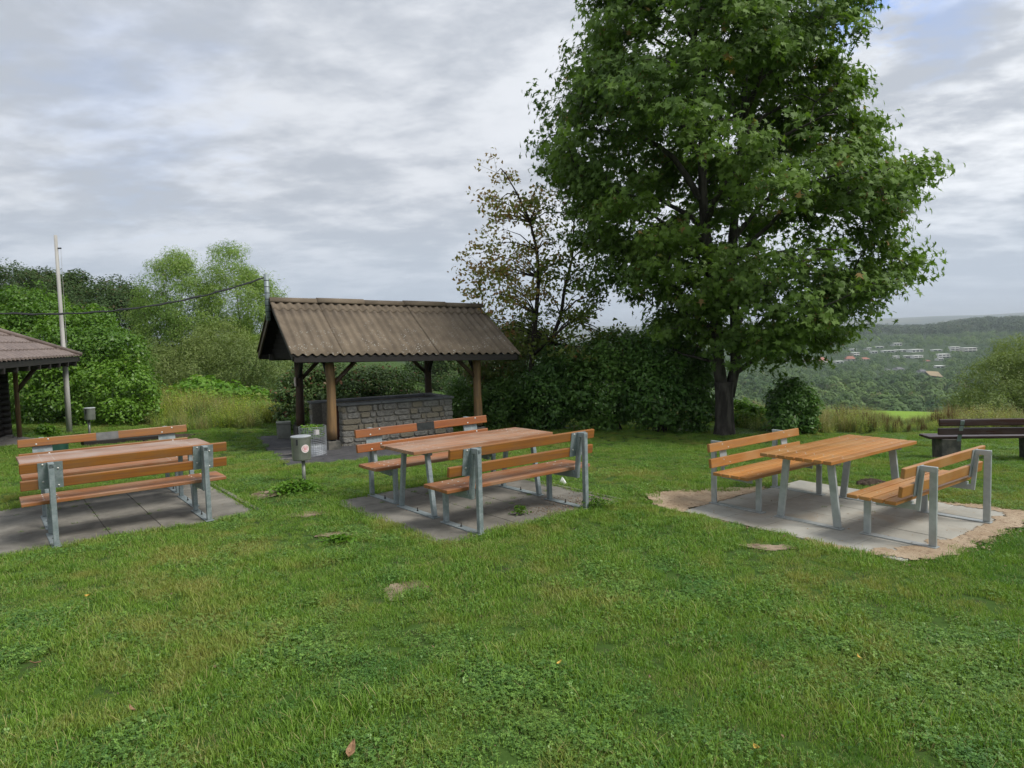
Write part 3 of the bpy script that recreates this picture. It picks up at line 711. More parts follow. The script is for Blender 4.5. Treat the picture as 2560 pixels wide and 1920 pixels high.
def counter():
    zb = SH['zb']; c, s = math.cos(SH['yaw']), math.sin(SH['yaw'])
    root = empty('stone_counter', (SH['cx'], SH['cy'], 0), SH['yaw'], label='grey stone-built grill counter with slate top standing under the shelter', cat='grill counter')
    g0, g1, v0, v1, gz = SH['g0'], SH['g1'], SH['gv0'], SH['gv1'], SH['gz']; T = .22; rnd = random.Random(4)
    def wall(p0, p1, out, name):
        p0 = np.array(p0); p1 = np.array(p1); d = p1 - p0; Ln = np.linalg.norm(d); d /= Ln; nrm = np.array(out, float)
        core = MB(); a = p0 - nrm * T; 
        vs = [(*(p0 - nrm * .012), zb - .08), (*(p1 - nrm * .012), zb - .08), (*(p1 - nrm * T), zb - .08), (*(p0 - nrm * T), zb - .08)]
        core.add(vs + [(x_, y_, gz - .045) for x_, y_, _ in vs], [(3, 2, 1, 0), (4, 5, 6, 7), (0, 1, 5, 4), (1, 2, 6, 5), (2, 3, 7, 6), (3, 0, 4, 7)])
        core.build('mortar_core', MT['mortar'], root)
        st = MB(); z = zb - .02; rows = 7; hs = [rnd.uniform(.9, 1.15) for _ in range(rows)]; k = (gz - .05 - z) / sum(hs)
        for hh in hs:
            h = hh * k; x = -.01
            while x < Ln - .02:
                w_ = rnd.choice((.11, .17, .22, .28, .36)) * rnd.uniform(.85, 1.15); w_ = min(w_, Ln - x) if Ln - x - w_ > .1 else Ln - x + .01
                q = .012; b0 = p0 + d * (x + q); b1 = p0 + d * (x + w_ - q); o = rnd.uniform(.004, .022); za, zb_ = z + q, z + h - q
                j = lambda: rnd.uniform(-.008, .008); vs = []
                # eight-sided outline of a dressed block, slightly domed
                cc = (b0 + b1) / 2; hw = (w_ - 2 * q) / 2; hh2 = (zb_ - za) / 2; zc = (za + zb_) / 2; ring = []
                for (sx, sz) in ((-1, -.6), (-.75, -1), (.75, -1), (1, -.6), (1, .6), (.75, 1), (-.75, 1), (-1, .6)): ring.append((sx * hw + j() * .6, sz * hh2 + j() * .6))
                for dep, sc in ((-.03, 1.0), (o * .5, 1.0), (o + .004, .9)):
                    for rx, rz in ring: p = cc + d * rx * sc + nrm * dep; vs.append((p[0], p[1], zc + rz * sc))
                fs = [];
                for l in range(2):
                    for i in range(8): fs.append((l * 8 + i, l * 8 + (i + 1) % 8, (l + 1) * 8 + (i + 1) % 8, (l + 1) * 8 + i))
                fs.append(tuple(16 + i for i in range(8))); st.add(vs, fs); x += w_
            z += h
        st.build(name, MT['stone'], root, bevel=.006)
    wall((g0 + .05, v0), (g1, v0), (0, -1), 'front_stones')
    wall((g1, v0), (g1, v1), (1, 0), 'end_stones')
    wall((g1, v1), (g0 - .3, v1), (0, 1), 'rear_stones')
    wall((g0 + .05, v0 + T), (g0 + .05, v0), (-1, 0), 'front_end_stones')
    wall((g0 - .3, v1), (g0 - .3, v1 - T), (-1, 0), 'rear_end_stones')
    cp = MB(); o = .045
    for a, b in ((g0 + .05 - o, g0 + .9), (g0 + .907, g0 + 1.75), (g0 + 1.757, g1 - T)): cp.box(a, b, v0 - o, v0 + T + .02, gz - .045, gz + .0)
    cp.box(g1 - T + .006, g1 + o, v0 - o, v1 + o, gz - .045, gz - .002)
    cp.box(g0 - .34, g1 - T, v1 - T - .03, v1 + o, gz - .045, gz - .001)
    cp.build('coping', MT['slate'], root, bevel=.006)
    MB().box(g0 + .1, g1 - T - .01, v0 + T + .01, v1 - T - .01, zb, zb + .42).build('firebox', MT['rust_steel'], root)
    MB().box(g0 - .02, g0 + .04, v0 + T + .005, v0 + T + .05, zb, gz - .06).build('side_plate', MT['rust_steel'], root)
counter()
# low stone footing strip in front of the counter
def cable():
    e = Matrix.Translation((SH['cx'], SH['cy'], 0)) @ Matrix.Rotation(SH['yaw'], 4, 'Z'); a = e @ Vector((-4.95 / 2 - .03, 0, 3.36)); b = Vector(at(-190, 765, 12.6)); pts = []
    for i in range(41):
        t = i / 40; p = a.lerp(b, t); p.z -= .95 * 4 * t * (1 - t) * .42; p.z += .008 * math.sin(i * 2.1); pts.append(p)
    m_ = MB().tube(pts, .016, 6)
    pts2 = [p + Vector((0, 0, .018)) * (1 if i % 4 else -.4) for i, p in enumerate(pts)]
    m_.tube(pts2, .007, 5)
    tag(m_.build('cable', MT['black'], smooth=True), 'black overhead cable sagging from the shelter mast towards the log hut', 'cable')
cable()

# ------------------------------------------------------------------ log hut at the left edge
def hut():
    C = Vector((-10.0, 16.5, 0)); e1 = Vector((.30, -.954, 0)); e2 = Vector((-.954, -.30, 0)); zg = .1
    ang = math.atan2(e1.y, e1.x)           # local x along e1, local y = perpendicular (left of e1)
    root = empty('log_hut', tuple(C), ang, label='dark log hut with brown tiled hip roof at the left edge', cat='hut')
    # local: x along the eave towards the viewer, inward direction = -y? compute sign
    inward = Vector((math.cos(ang + math.pi / 2), math.sin(ang + math.pi / 2), 0)); sg = 1 if inward.dot(e2) > 0 else -1
    L1, L2 = 5.2, 5.2; zE = 1.80; pitch = .47
    # pressed tile sheets: stepped rows with rounded waves, two visible hip faces + far faces
    rf = MB(); rows = 8; run = L2 / 2; nr = rows
    def face(origin, ax, inn, Ln):
        for r_ in range(nr):
            i0 = run * r_ / nr; i1 = run * (r_ + 1) / nr + .03; z0 = zE + i0 * pitch + .026; z1 = zE + i1 * pitch - .004; ns = int((Ln - 2 * i0) / .045) + 2; vs = []; fs = []
            for k in range(ns):
                for (ii, zz, q) in ((i0, z0, 1), (i0, z0 - .035, 1), ((i0 + i1) / 2, (z0 + z1) / 2, 1), (i1, z1, 1)):
                    a = i0 + (Ln - 2 * i0) * k / (ns - 1); lim0 = ii; a2 = min(max(a, lim0), Ln - lim0)
                    wv = .034 * (abs(math.sin(math.pi * a2 / .21)) ** .7) - .01
                    ex = -.02 * math.cos(2 * math.pi * a2 / .21) if ii == i0 else 0
                    p = origin + ax * a2 + inn * (ii + ex); vs.append((p.x, p.y, zz + wv))
            for k in range(ns - 1):
                for j in range(3):
                    lo = k * 4 + j; fs.append((lo, lo + 1, lo + 5, lo + 4))
            rf.add(vs, fs)
    X = Vector((1, 0, 0)); Yv = Vector((0, sg, 0)); O = Vector((0, 0, 0))
    face(O, X, Yv, L1); face(Yv * L2, -Yv, X, L2); face(X * L1 + Yv * L2, -X, -Yv, L1); face(X * L1, Yv, -X, L2)
    rf.build('roof', MT['tile_roof'], root, smooth=False)
    hp = MB()
    for cx, cy in ((0, 0), (L1, 0), (0, L2), (L1, L2)):
        hp.tube([(cx, sg * cy, zE + .03), (L1 / 2, sg * L2 / 2, zE + run * pitch + .05)], .055, 8)
    hp.build('hip_cap', MT['steel_lid'] if False else MT['tile_roof'], root, smooth=True)
    MB().box(.06, L1 - .06, min(sg * .06, sg * (L2 - .06)), max(sg * .06, sg * (L2 - .06)), zE - .10, zE - .035).build('soffit', MT['tarred'], root)
    fe = MB().beam((.02, sg * .05, zE - .07), (L1, sg * .05, zE - .07), .03, .11); fe.beam((.05, sg * .02, zE - .07), (.05, sg * L2, zE - .07), .03, .11); fe.build('fascia', MT['tarred'], root)
    for k in range(8): MB().beam((.25 + k * .62, sg * .04, zE - .17), (.25 + k * .62, sg * 1.0, zE - .12), .07, .10).build('rafter', MT['tarred'], root)
    q = 1.02
    body = MB(); y0 = q + .28
    for i in range(13):
        z = zg + .12 + i * .125
        body.tube([(q, sg * y0, z), (L1 - q, sg * y0, z)], .066, 10); body.tube([(q + .14, sg * (q + .1), z + .02), (q + .14, sg * (L2 - q), z + .02)], .066, 10)
    body.build('log_wall', MT['tarred'], root, smooth=True)
    MB().box(q - .15, L1 - q, min(sg * (y0 - .12), sg * (L2 - q)), max(sg * (y0 - .12), sg * (L2 - q)), zg - .2, zg + .05).build('plinth', MT['asphalt_l'], root)
    MB().tube([(q, sg * q, zg), (q, sg * q, zE - .1)], [.05, .047], 10).build('post', MT['post'], root, smooth=True)
    MB().tube([(q, sg * q, zE - .72), (q - .38, sg * (q - .35), zE - .13)], .05, 8).build('brace', MT['post_dark'], root, smooth=True)
    MB().tube([(q, sg * q, zE - .15), (L1 - q, sg * q, zE - .15)], .07, 8).build('eave_beam', MT['tarred'], root, smooth=True)
    MB().box(q + .95, q + 1.3, sg * (y0 - .09) - .005, sg * (y0 - .09) + .005, 1.1, 1.45).build('notice', MT['paper'], root)
    MB().tube([(L1 / 2 + .2, sg * 1.6, zE + .6), (L1 / 2 + .2, sg * 1.6, zE + 1.5)], .04, 8).build('cable_mast', MT['galv'], root)
hut()

# ------------------------------------------------------------------ flag pole, bins, litter
def flagpole():
    b = onground(174, 1084); p = at(140, 588, b[1]); h = p[2] - b[2]
    root = empty('flagpole', tuple(b), label='tall weathered white flagpole beside the log hut', cat='pole')
    MB().tube([(0, 0, -.1), (.01, 0, 1.7), (0, 0, 1.71), (0, 0, h * .6), (0, 0, h)], [.062, .055, .050, .043, .034], 14).build('pole', MT['pole'], root, smooth=True)
    MB().tube([(.005, 0, 1.69), (.005, 0, 1.73)], .06, 14).build('band', MT['galv'], root)
    MB().box(.03, .11, -.012, .012, h - .31, h - .28).build('pulley_arm', MT['black'], root)
    MB().tube([(.10, 0, h - .28), (.095, -.02, h / 2), (.09, -.03, 1.75)], .0035, 5).build('rope', MT['rope'], root)
flagpole()
def bin_on_post(name, x0, x1, ytop, ybot, base, label, sticker=False):
    b = onground(*base); Y = b[1]; c0 = at(x0, ytop, Y); c1 = at(x1, ybot, Y); r = abs(c1[0] - c0[0]) / 2; h = c0[2] - c1[2] - .02; z0 = c1[2] - b[2] + .01; cx = (c0[0] + c1[0]) / 2 - b[0]
    root = empty('litter_bin', tuple(b), label=label, cat='bin', group='steel litter bins on posts')
    n = 28; vs = []; fs = []
    for z, rr in ((z0, r * .93), (z0 + .015, r * .96), (z0 + h - .02, r), (z0 + h - .018, r * 1.03), (z0 + h, r * 1.03), (z0 + h, r * .96), (z0 + .03, r * .9)):
        for k in range(n): a = 2 * math.pi * k / n; vs.append((cx + rr * math.cos(a), rr * math.sin(a), z))
    for l in range(6):
        for k in range(n): fs.append((l * n + k, l * n + (k + 1) % n, (l + 1) * n + (k + 1) % n, (l + 1) * n + k))
    fs.append(tuple(range(n - 1, -1, -1))); fs.append(tuple(6 * n + k for k in range(n)))
    MB().add(vs, fs).build('bin_body', MT['steel_bin'], root, smooth=False, bevel=0).data.shade_smooth() if False else MB().add(vs, fs).build('bin_body', MT['steel_bin'], root)
    lid = MB().tube([(cx, 0, z0 + h + .002), (cx, 0, z0 + h + .012)], r * 1.06, n).tube([(cx, 0, z0 + h + .012), (cx, 0, z0 + h + .017)], [r * 1.04, r * .9], n).build('lid', MT['steel_lid'], root)
    MB().tube([(cx - .12 * r, -r * .99, z0 + h - .09), (cx - .12 * r, -r * 1.06, z0 + h - .09)], .014, 8).box(cx - .12 * r - .012, cx - .12 * r + .012, -r * 1.04, -r * .98, z0 + h - .09, z0 + h - .02).build('latch', MT['black'], root)
    MB().tube([(0, r * .1, -.15), (0, r * .1, z0 + .01)], .026, 12).build('post', MT['steel_bin'], root, smooth=True)
    if sticker:
        st = MB(); a0 = R(-48); rr = r * 1.012; zc = z0 + h * .52; vs = []; 
        def pt(du, dz, o=0.): a = a0 + du / rr; return (cx + (rr + o) * math.cos(a), (rr + o) * math.sin(a), zc + dz)
        def disc_(m_, rad, o, cu=0, cz=0):
            vs = [pt(cu, cz, o)] + [pt(cu + rad * math.cos(t), cz + rad * math.sin(t), o) for t in np.linspace(0, 2 * math.pi, 24, endpoint=False)]
            m_.add(vs, [(0, 1 + i, 1 + (i + 1) % 24) for i in range(24)])
        disc_(st, .058, .0); s_ = st.build('sticker', MT['sticker_white'], root); rd = MB()
        def ring(m_, r0, r1, o):
            ts = np.linspace(0, 2 * math.pi, 25); m_.add([pt(q * math.cos(t), q * math.sin(t), o) for t in ts for q in (r0, r1)], [(2 * i, 2 * i + 1, 2 * i + 3, 2 * i + 2) for i in range(24)])
        ring(rd, .037, .043, .0012)
        for (u0, z0_, u1, z1_) in ((-.02, .02, -.012, -.022), (-.004, .025, .0, -.025), (.012, .022, .018, -.018), (-.022, .003, .02, .006), (-.018, -.014, .016, -.01)):
            d = .0035; rd.add([pt(u0 - d, z0_, .0012), pt(u0 + d, z0_ + d, .0012), pt(u1 + d, z1_, .0012), pt(u1 - d, z1_ - d, .0012)], [(0, 1, 2, 3)])
        rd.build('sticker_print', MT['sticker_red'], s_)
bin_on_post('litter_bin', 728, 778, 1091, 1150, (760, 1205), 'round steel litter bin with red and white sticker, left of the middle table', True)
bin_on_post('litter_bin', 211, 238, 1020, 1050, (224, 1092), 'small round steel litter bin between the flagpole and the bushes')
def wire_bin():
    b = onground(784, 1140); Y = b[1]; r = 33 / F * Y; h = 76 / F * Y
    root = empty('wire_basket', tuple(b), label='large round wire mesh basket beside the front left shelter post', cat='basket')
    m_ = MB(); n = 24
    for i in range(19):
        z = .02 + i * (h - .03) / 18; m_.tube([(r * math.cos(a), r * math.sin(a), z + .006 * math.sin(3 * a + i)) for a in np.linspace(0, 2 * math.pi, n + 1)], .004, 4, cap=False)
    for k in range(40):
        a = 2 * math.pi * k / 40; m_.tube([(r * math.cos(a), r * math.sin(a), 0), (r * 1.01 * math.cos(a), r * 1.01 * math.sin(a), h)], .0035, 4)
    m_.build('wire_mesh', MT['wire'], root)
    q = MB().tube([(0, 0, .005), (0, 0, h * .12), (.01, 0, h * .36)], [r * .93, r * .97, r * .93], 22).build('sack', MT['bag'], root, smooth=True)
    MB().box(r * .35, r * .75, -r * .86, -r * .84, h * .76, h * .92, None).build('tag', MT['sticker_white'], root)
    return root, b, r, h
wb, wb_loc, wb_r, wb_h = wire_bin()
def zinc_box():
    b = onground(711, 1098); Y = b[1]; w_ = 33 / F * Y; h = 43 / F * Y
    root = empty('zinc_bin', tuple(b), .35, label='square zinc box bin with lid on the shelter paving, farthest left', cat='bin')
    MB().box(-w_ / 2, w_ / 2, 0, w_ * .9, 0, h * .86).build('box_body', MT['zinc'], root, bevel=.006)
    MB().box(-w_ / 2 - .012, w_ / 2 + .012, -.012, w_ * .9 + .012, h * .87, h).build('lid', MT['zinc'], root, bevel=.008)
    b2 = onground(748, 1092); root2 = empty('planter', tuple(b2), .3, label='small dark square planter with trailing plant by the rear left post', cat='planter')
    MB().box(-.13, .13, 0, .26, 0, .36).build('box', MT['zinc'], root2, bevel=.006)
    return b2
planter_loc = zinc_box()
def tub():
    b = at(144, 1140, 12.2); b[2] = float(hgt(b[0], b[1])); r = .175; vs = []; fs = []; n = 72; h = .42
    root = empty('green_tub', tuple(b), label='dark green ribbed plastic tub behind the left table', cat='tub')
    for z, q in ((0, .88), (h - .05, 1.0), (h - .05, 1.06), (h, 1.06), (h, .95), (.05, .8)):
        for k in range(n): a = 2 * math.pi * k / n; rr = r * q * (1 + (.035 if (k % 4 < 2 and z < h - .06) else 0)); vs.append((rr * math.cos(a), rr * math.sin(a), z))
    for l in range(5):
        for k in range(n): fs.append((l * n + k, l * n + (k + 1) % n, (l + 1) * n + (k + 1) % n, (l + 1) * n + k))
    fs.append(tuple(5 * n + k for k in range(n))); MB().add(vs, fs).build('tub_body', MT['green_tub'], root)
tub()
def beam_edge():
    a = onground(206, 1117); b = onground(410, 1099)
    m_ = MB().beam((a[0], a[1], a[2] + .05), (b[0], b[1], b[2] + .05), .14, .12); o = m_.build('timber_edging', MT['tarred'], bevel=.01)
    tag(o, 'long dark timber beam lying at the edge of bare earth behind the left benches', 'beam')
beam_edge()
def litter():
    p = uv2w('M', .93, .04, .0); p = onground(1406, 1211); vs = []; rs = np.random.RandomState(3); root = MB()
    root.add([(-.05, 0, 0), (.05, -.02, 0), (.06, .05, .01), (-.03, .06, .02), (.0, .02, .10), (.03, .03, .06)], [(0, 1, 4), (1, 2, 5), (1, 5, 4), (2, 3, 4, 5), (3, 0, 4)])
    o = root.build('paper_tissue', MT['tissue'], solid=.002); o.location = tuple(p); tag(o, 'crumpled white tissue on the grass at the far edge of the middle square', 'tissue')
    k = 0
    for xd, yd, s, mt, lab in ((757, 1645, .05, 'dryleaf', 'large curled brown leaf lying in the grass at the bottom centre'),
                               (285, 1551, .028, 'dryleaf', 'small tan leaf in the clover at the lower left'),
                               (77, 1449, .03, 'dryleaf', 'brown leaf in the grass by the left edge'),
                               (1636, 1637, .03, 'yelleaf', 'yellow leaf at the bottom edge right of centre'),
                               (192, 1300, .035, 'yelleaf', 'yellow leaf in the grass in front of the left square'),
                               (1208, 1448, .022, 'yelleaf', 'pale yellow leaf in the lawn below the centre'),
                               (1855, 1436, .022, 'yelleaf', 'yellow dandelion head in the lawn at the lower right')):
        g = onground(xd * D2F, yd * D2F, .8); m_ = MB(); vs = []
        for t, wd, z in ((-1, .02, .3), (-.5, .55, .1), (0, .7, 0), (.5, .5, .15), (1, .02, .5)):
            vs += [(-wd * s * .6, t * s, z * s + .2 * s), (0, t * s, z * s), (wd * s * .6, t * s, z * s + .25 * s)]
        fs = []
        for i in range(4): fs += [(i * 3, i * 3 + 1, i * 3 + 4, i * 3 + 3), (i * 3 + 1, i * 3 + 2, i * 3 + 5, i * 3 + 4)]
        o = m_.add(vs, fs).build('fallen_leaf', MT[mt]); o.location = (g[0], g[1], g[2] + .045); o.rotation_euler = (.2, .3, 1.1 * k); k += 1; tag(o, lab, 'leaf', 'fallen leaves on the lawn')
    g = onground(2178, 1210); rs = np.random.RandomState(8); m_ = MB()
    for i in range(60):
        a = rs.rand() * 6.28; q = rs.rand() ** .6 * .15; m_.dome((q * math.cos(a) * 1.2, q * math.sin(a), .05 * (1 - q / .16)), .03 + .02 * rs.rand(), .035, n=6)
    m_.dome((0, 0, -.01), .17, .075, n=12); o = m_.build('molehill', MT['dark_soil'], smooth=True); o.location = tuple(g); tag(o, 'dark molehill on the lawn behind the bright new table', 'molehill')
litter()

# ------------------------------------------------------------------ leaves, crowns, shrubs
T_MAPLE = np.array([[0, -.55, 0], [.28, -.42, .02], [.62, -.30, -.10], [.26, -.03, .02], [1.0, .30, -.16], [.25, .26, .02], [.0, 1.15, -.14],
                    [-.25, .26, .02], [-1.0, .30, -.16], [-.26, -.03, .02], [-.62, -.30, -.10], [-.28, -.42, .02]])
T_OVAL = np.array([[0, -.9, -.1], [.5, 0, .12], [0, 1., -.15], [-.5, 0, .12]])
T_SLIM = np.array([[0, -1., 0], [.20, 0, .05], [0, 1., -.1], [-.20, 0, .05]])
def unit(a): return a / np.maximum(np.linalg.norm(a, axis=-1, keepdims=True), 1e-9)
def leaves(name, P, Nn, size, T, mat, parent, seed=0, rnd=None):
    rs = np.random.RandomState(seed); n = len(P); Nn = unit(Nn); t = unit(np.cross(Nn, rs.normal(size=(n, 3)))); b = np.cross(Nn, t)
    sz = (size * rs.uniform(.7, 1.25, n))[:, None, None]
    V = P[:, None] + sz * (T[None, :, 0:1] * t[:, None] + T[None, :, 1:2] * b[:, None] + T[None, :, 2:3] * Nn[:, None])
    k = len(T); Fc = np.arange(n * k).reshape(n, k)
    return np_mesh(name, V.reshape(-1, 3), [Fc], mat, parent, attr=rs.rand(n) if rnd is None else rnd)
def clump_points(rs, c, r, n, flat=.55):
    d = rs.normal(size=(n, 3)); d = unit(d) * (rs.uniform(.15, 1, (n, 1)) ** .5); return c + d * r * np.array([1, 1, flat]), d
def ellipsoid_clumps(rs, blobs, spacing):
    C = []; Dn = []; Q = []
    for (c, rad) in blobs:
        rad = np.asarray(rad, float); k = int(max(6, 4 * np.pi * (rad.prod() ** (2 / 3)) / spacing ** 2 * .9)); d = unit(rs.normal(size=(k, 3)))
        q = rs.uniform(.72, 1.02, (k, 1)); C.append(c + d * rad * q); Dn.append(d)
    C = np.concatenate(C); Dn = np.concatenate(Dn); keep = np.ones(len(C), bool)
    for (c, rad) in blobs: keep &= ~((((C - c) / (np.asarray(rad) * .62)) ** 2).sum(1) < 1)
    return C[keep], Dn[keep]
def shrub(name, label, cat, mat, blobs, n, size, seed, T=T_OVAL, group=None, cl=.28, part='foliage', stems=6, bark='bark_thin', flat=.75, base=None, up=.5, fill=.22):
    """blobs: (xd, yd, Y, rx_px, rz_px[, ry_m]) in the 2212 px wide view"""
    rs = np.random.RandomState(seed); B = []
    for b in blobs:
        c = atd(b[0], b[1], b[2]); rx = b[3] / 1534 * b[2]; rz = b[4] / 1534 * b[2]; ry = b[5] if len(b) > 5 else (rx + rz) / 2 * .9; B.append((c, np.array([rx, ry, rz])))
    if base is None: c = np.mean([q[0] for q in B], 0); base = np.array([c[0], c[1], float(hgt(c[0], c[1]))])
    root = empty(name, base, label=label, cat=cat, group=group)
    C, Dn = ellipsoid_clumps(rs, B, cl * 1.15); g = hgt(C[:, 0], C[:, 1]); k = C[:, 2] > g + .05; C, Dn = C[k], Dn[k]
    per = max(6, int(n * (1 - fill) / len(C))); rc = cl * rs.uniform(.7, 1.3, len(C)); P = []; Nn = []
    for i in range(len(C)):
        p, d = clump_points(rs, C[i], rc[i], int(per * rs.uniform(.5, 1.5)), flat); P.append(p); Nn.append(d * .55 + Dn[i] * .35 + np.array([0, 0, up]) + rs.normal(size=d.shape) * .35)
    vol = np.array([q[1].prod() for q in B]); vol /= vol.sum()
    for (c, rad), f in zip(B, vol):
        m_ = int(n * fill * f); d = unit(rs.normal(size=(m_, 3))) * rs.uniform(.35, .9, (m_, 1)); P.append(c + d * rad); Nn.append(d + rs.normal(size=d.shape) * .8)
    P = np.concatenate(P); Nn = np.concatenate(Nn); k = P[:, 2] > hgt(P[:, 0], P[:, 1]) + .02; P, Nn = P[k], Nn[k]
    leaves(part, P - base, Nn, size, T, mat, root, seed)
    if stems:
        st = MB(); idx = rs.choice(len(C), min(stems * 3, len(C)), replace=False); h = max(q[1][2] for q in B)
        for j, i in enumerate(idx):
            a = np.array([rs.normal() * .15, rs.normal() * .15, -.05]); e = (C[i] - base) * np.array([.95, .95, .95]); mid = a * .6 + e * .4 + np.array([0, 0, .12 * np.linalg.norm(e)])
            r0 = .012 + .02 * h * .5; st.tube([a, mid, e], [r0, r0 * .6, r0 * .2], 5)
        st.build('stem' if name != 'tree' and part == 'foliage' else 'trunk', MT[bark], root, smooth=True)
    return root
def maple():
    rs = np.random.RandomState(21); base = onground(1811, 1088); Y = base[1]; gx, gy, gz = base
    root = empty('maple_tree', base, label='big dark green maple with forked trunk, tallest tree in the scene', cat='tree')
    zs = [1.2, 1.6, 2.1, 3.2, 4.3, 5.4, 6.4, 7.0, 8.0, 8.6, 9.65, 11, 12.5, 13.3]
    Ls = [.7, 1.0, 1.5, 2.4, 3.1, 3.7, 4.3, 4.1, 3.6, 3.2, 2.7, 2.0, 1.1, .2]
    Rs = [1.5, 2.7, 3.3, 3.6, 3.75, 3.7, 3.3, 2.9, 2.7, 3.0, 2.3, 1.8, 1.0, .2]
    tr = MB(); lead = [(-.16, 0), (.17, .05)]
    def leader(k, z):    # local x, y of the two leaders at world z
        t = (z - gz - 1.0) / 12.; x = lead[k][0] * min(1, max(0, (z - gz - .6) / 1.0)); s = -1 if k == 0 else 1
        return np.array([x + s * .55 * max(0, t) ** .9 + .1 * math.sin(z * .9 + k), lead[k][1] + (-.25 + .5 * k) * max(0, t) + .08 * math.sin(z * .7 + 2 * k)])
    pts = [(0, 0, -.2), (0, 0, .02), (.01, 0, .35), (0, 0, .9), (0, 0, 1.25)]; tr.tube(pts, [.33, .26, .215, .205, .22], 18)
    for k in (0, 1):
        zz = np.linspace(gz + .9, 12.4 - k * .8, 16); tr.tube([(*leader(k, z), z - gz) for z in zz], [max(.02, (.15 - .02 * k) * (1 - i / 16.2) ** .8) for i in range(16)], 12)
    tr.build('trunk', MT['bark'], root, smooth=True)
    br = MB(); P = []; Nn = []; tint = []; SD = []; n_cl = 640; cnt = 0; nodes = []
    for k in (0, 1):
        for z in np.linspace(gz + 1.6, 12.0, 30): nodes.append((np.array([*leader(k, z), z - gz]), .02))
    for i in range(46):
        z0 = 1.0 + i * .235 + rs.uniform(-.1, .1); phi = i * 2.399 + rs.uniform(-.3, .3); z1 = z0 + rs.uniform(.8, 1.5); Rm = np.interp(z1, zs, Rs if math.cos(phi) > 0 else Ls) * rs.uniform(.72, .9)
        k = 0 if math.cos(phi) < 0 else 1; a = np.array([*leader(k, z0), z0 - gz]); e = np.array([Rm * math.cos(phi), Rm * math.sin(phi) * .92, z1 + (.35 if z0 > 3 else -.5) - gz]); bnd = rs.normal(size=3) * .25
        line = []
        for t in np.linspace(0, 1, 9): line.append(a * (1 - t) + e * t + np.array([0, 0, .55 * math.sin(math.pi * t ** .8)]) * (Rm / 4) + bnd * math.sin(math.pi * t) + .06 * np.array([math.sin(t * 11 + i), math.cos(t * 9 + i), 0]))
        r0 = .022 + .016 * Rm; br.tube(line, [r0 * (1 - .85 * t) for t in np.linspace(0, 1, 9)], 7, cap=False); nodes += [(p, r0 * .4) for p in line[2:]]
    NP = np.array([n_[0] for n_ in nodes])
    while cnt < n_cl:
        z = rs.uniform(1.25, 13.1); phi = rs.uniform(0, 2 * np.pi); cx = math.cos(phi); wl = sstep(cx, -.25, .25); Rm = np.interp(z, zs, Rs) * wl + np.interp(z, zs, Ls) * (1 - wl)
        if rs.rand() > Rm / 4.6: continue
        if vnoise(phi * 2.6 + 7, z * 1.3) < .37: continue
        q = rs.uniform(.55, 1.0) ** .5 if rs.rand() < .9 else rs.uniform(.15, .55); shoot = rs.rand() < .16; q = rs.uniform(.98, 1.09) if shoot else q; r = max(.3, Rm * q * (1 + .42 * (vnoise(phi * 4.1, z * 2.4) - .5)) - .25)
        if z < 1.7 and (cx < .3 and r > 1.2): continue
        c = np.array([r * math.cos(phi), r * math.sin(phi) * .92, z - gz]); cnt += 1
        dd = NP - c; cost = np.linalg.norm(dd, axis=1) + np.maximum(dd[:, 2], 0) * 1.0; a = NP[cost.argmin()]; NP = np.concatenate([NP, c[None]])
        br.tube([a, (a + c) / 2 + np.array([0, 0, .10]), c], [.017, .012, .006], 4, cap=False)
        rc = rs.uniform(.20, .32) if shoot else rs.uniform(.34, .62); out = unit(np.array([c[0], c[1], 0.001]))
        for _ in range(rs.randint(3, 5) if shoot else rs.randint(5, 8)):
            d = unit(rs.normal(size=3) * np.array([1, 1, .4]) + out * .6); tip = c + d * rc * rs.uniform(.5, 1.3); tip[2] -= .08
            br.tube([c, (c + tip) / 2 + np.array([0, 0, .04]), tip], [.006, .004, .002], 3, cap=False)
            m_ = rs.randint(17, 34); sp = rs.uniform(.12, .24); o = rs.normal(size=(m_, 3)) * np.array([sp, sp, sp * .5]); P.append(tip + o)
            Nn.append(np.array([0, 0, .55]) + out * .6 + o * 1.8 + rs.normal(size=(m_, 3)) * .5); tint.append(np.clip(rs.rand() * .6 + rs.rand(m_) * .45, 0, .999)); SD.append(tip + np.array([0, 0, -.05]) + rs.normal(size=(14 if rs.rand() < .16 else 0, 3)) * .05)
    br.build('branches', MT['bark'], root, smooth=True)
    P = np.concatenate(P); Nn = np.concatenate(Nn); k = P[:, 2] > 1.0; tint = np.concatenate(tint); SD = np.concatenate(SD)
    leaves('seed_clusters', SD, rs.normal(size=SD.shape), .026, T_OVAL, MT['seeds'], root, 6)
    leaves('crown', P[k], Nn[k], .090, T_MAPLE, MT['maple'], root, 5, rnd=tint[k])
maple()
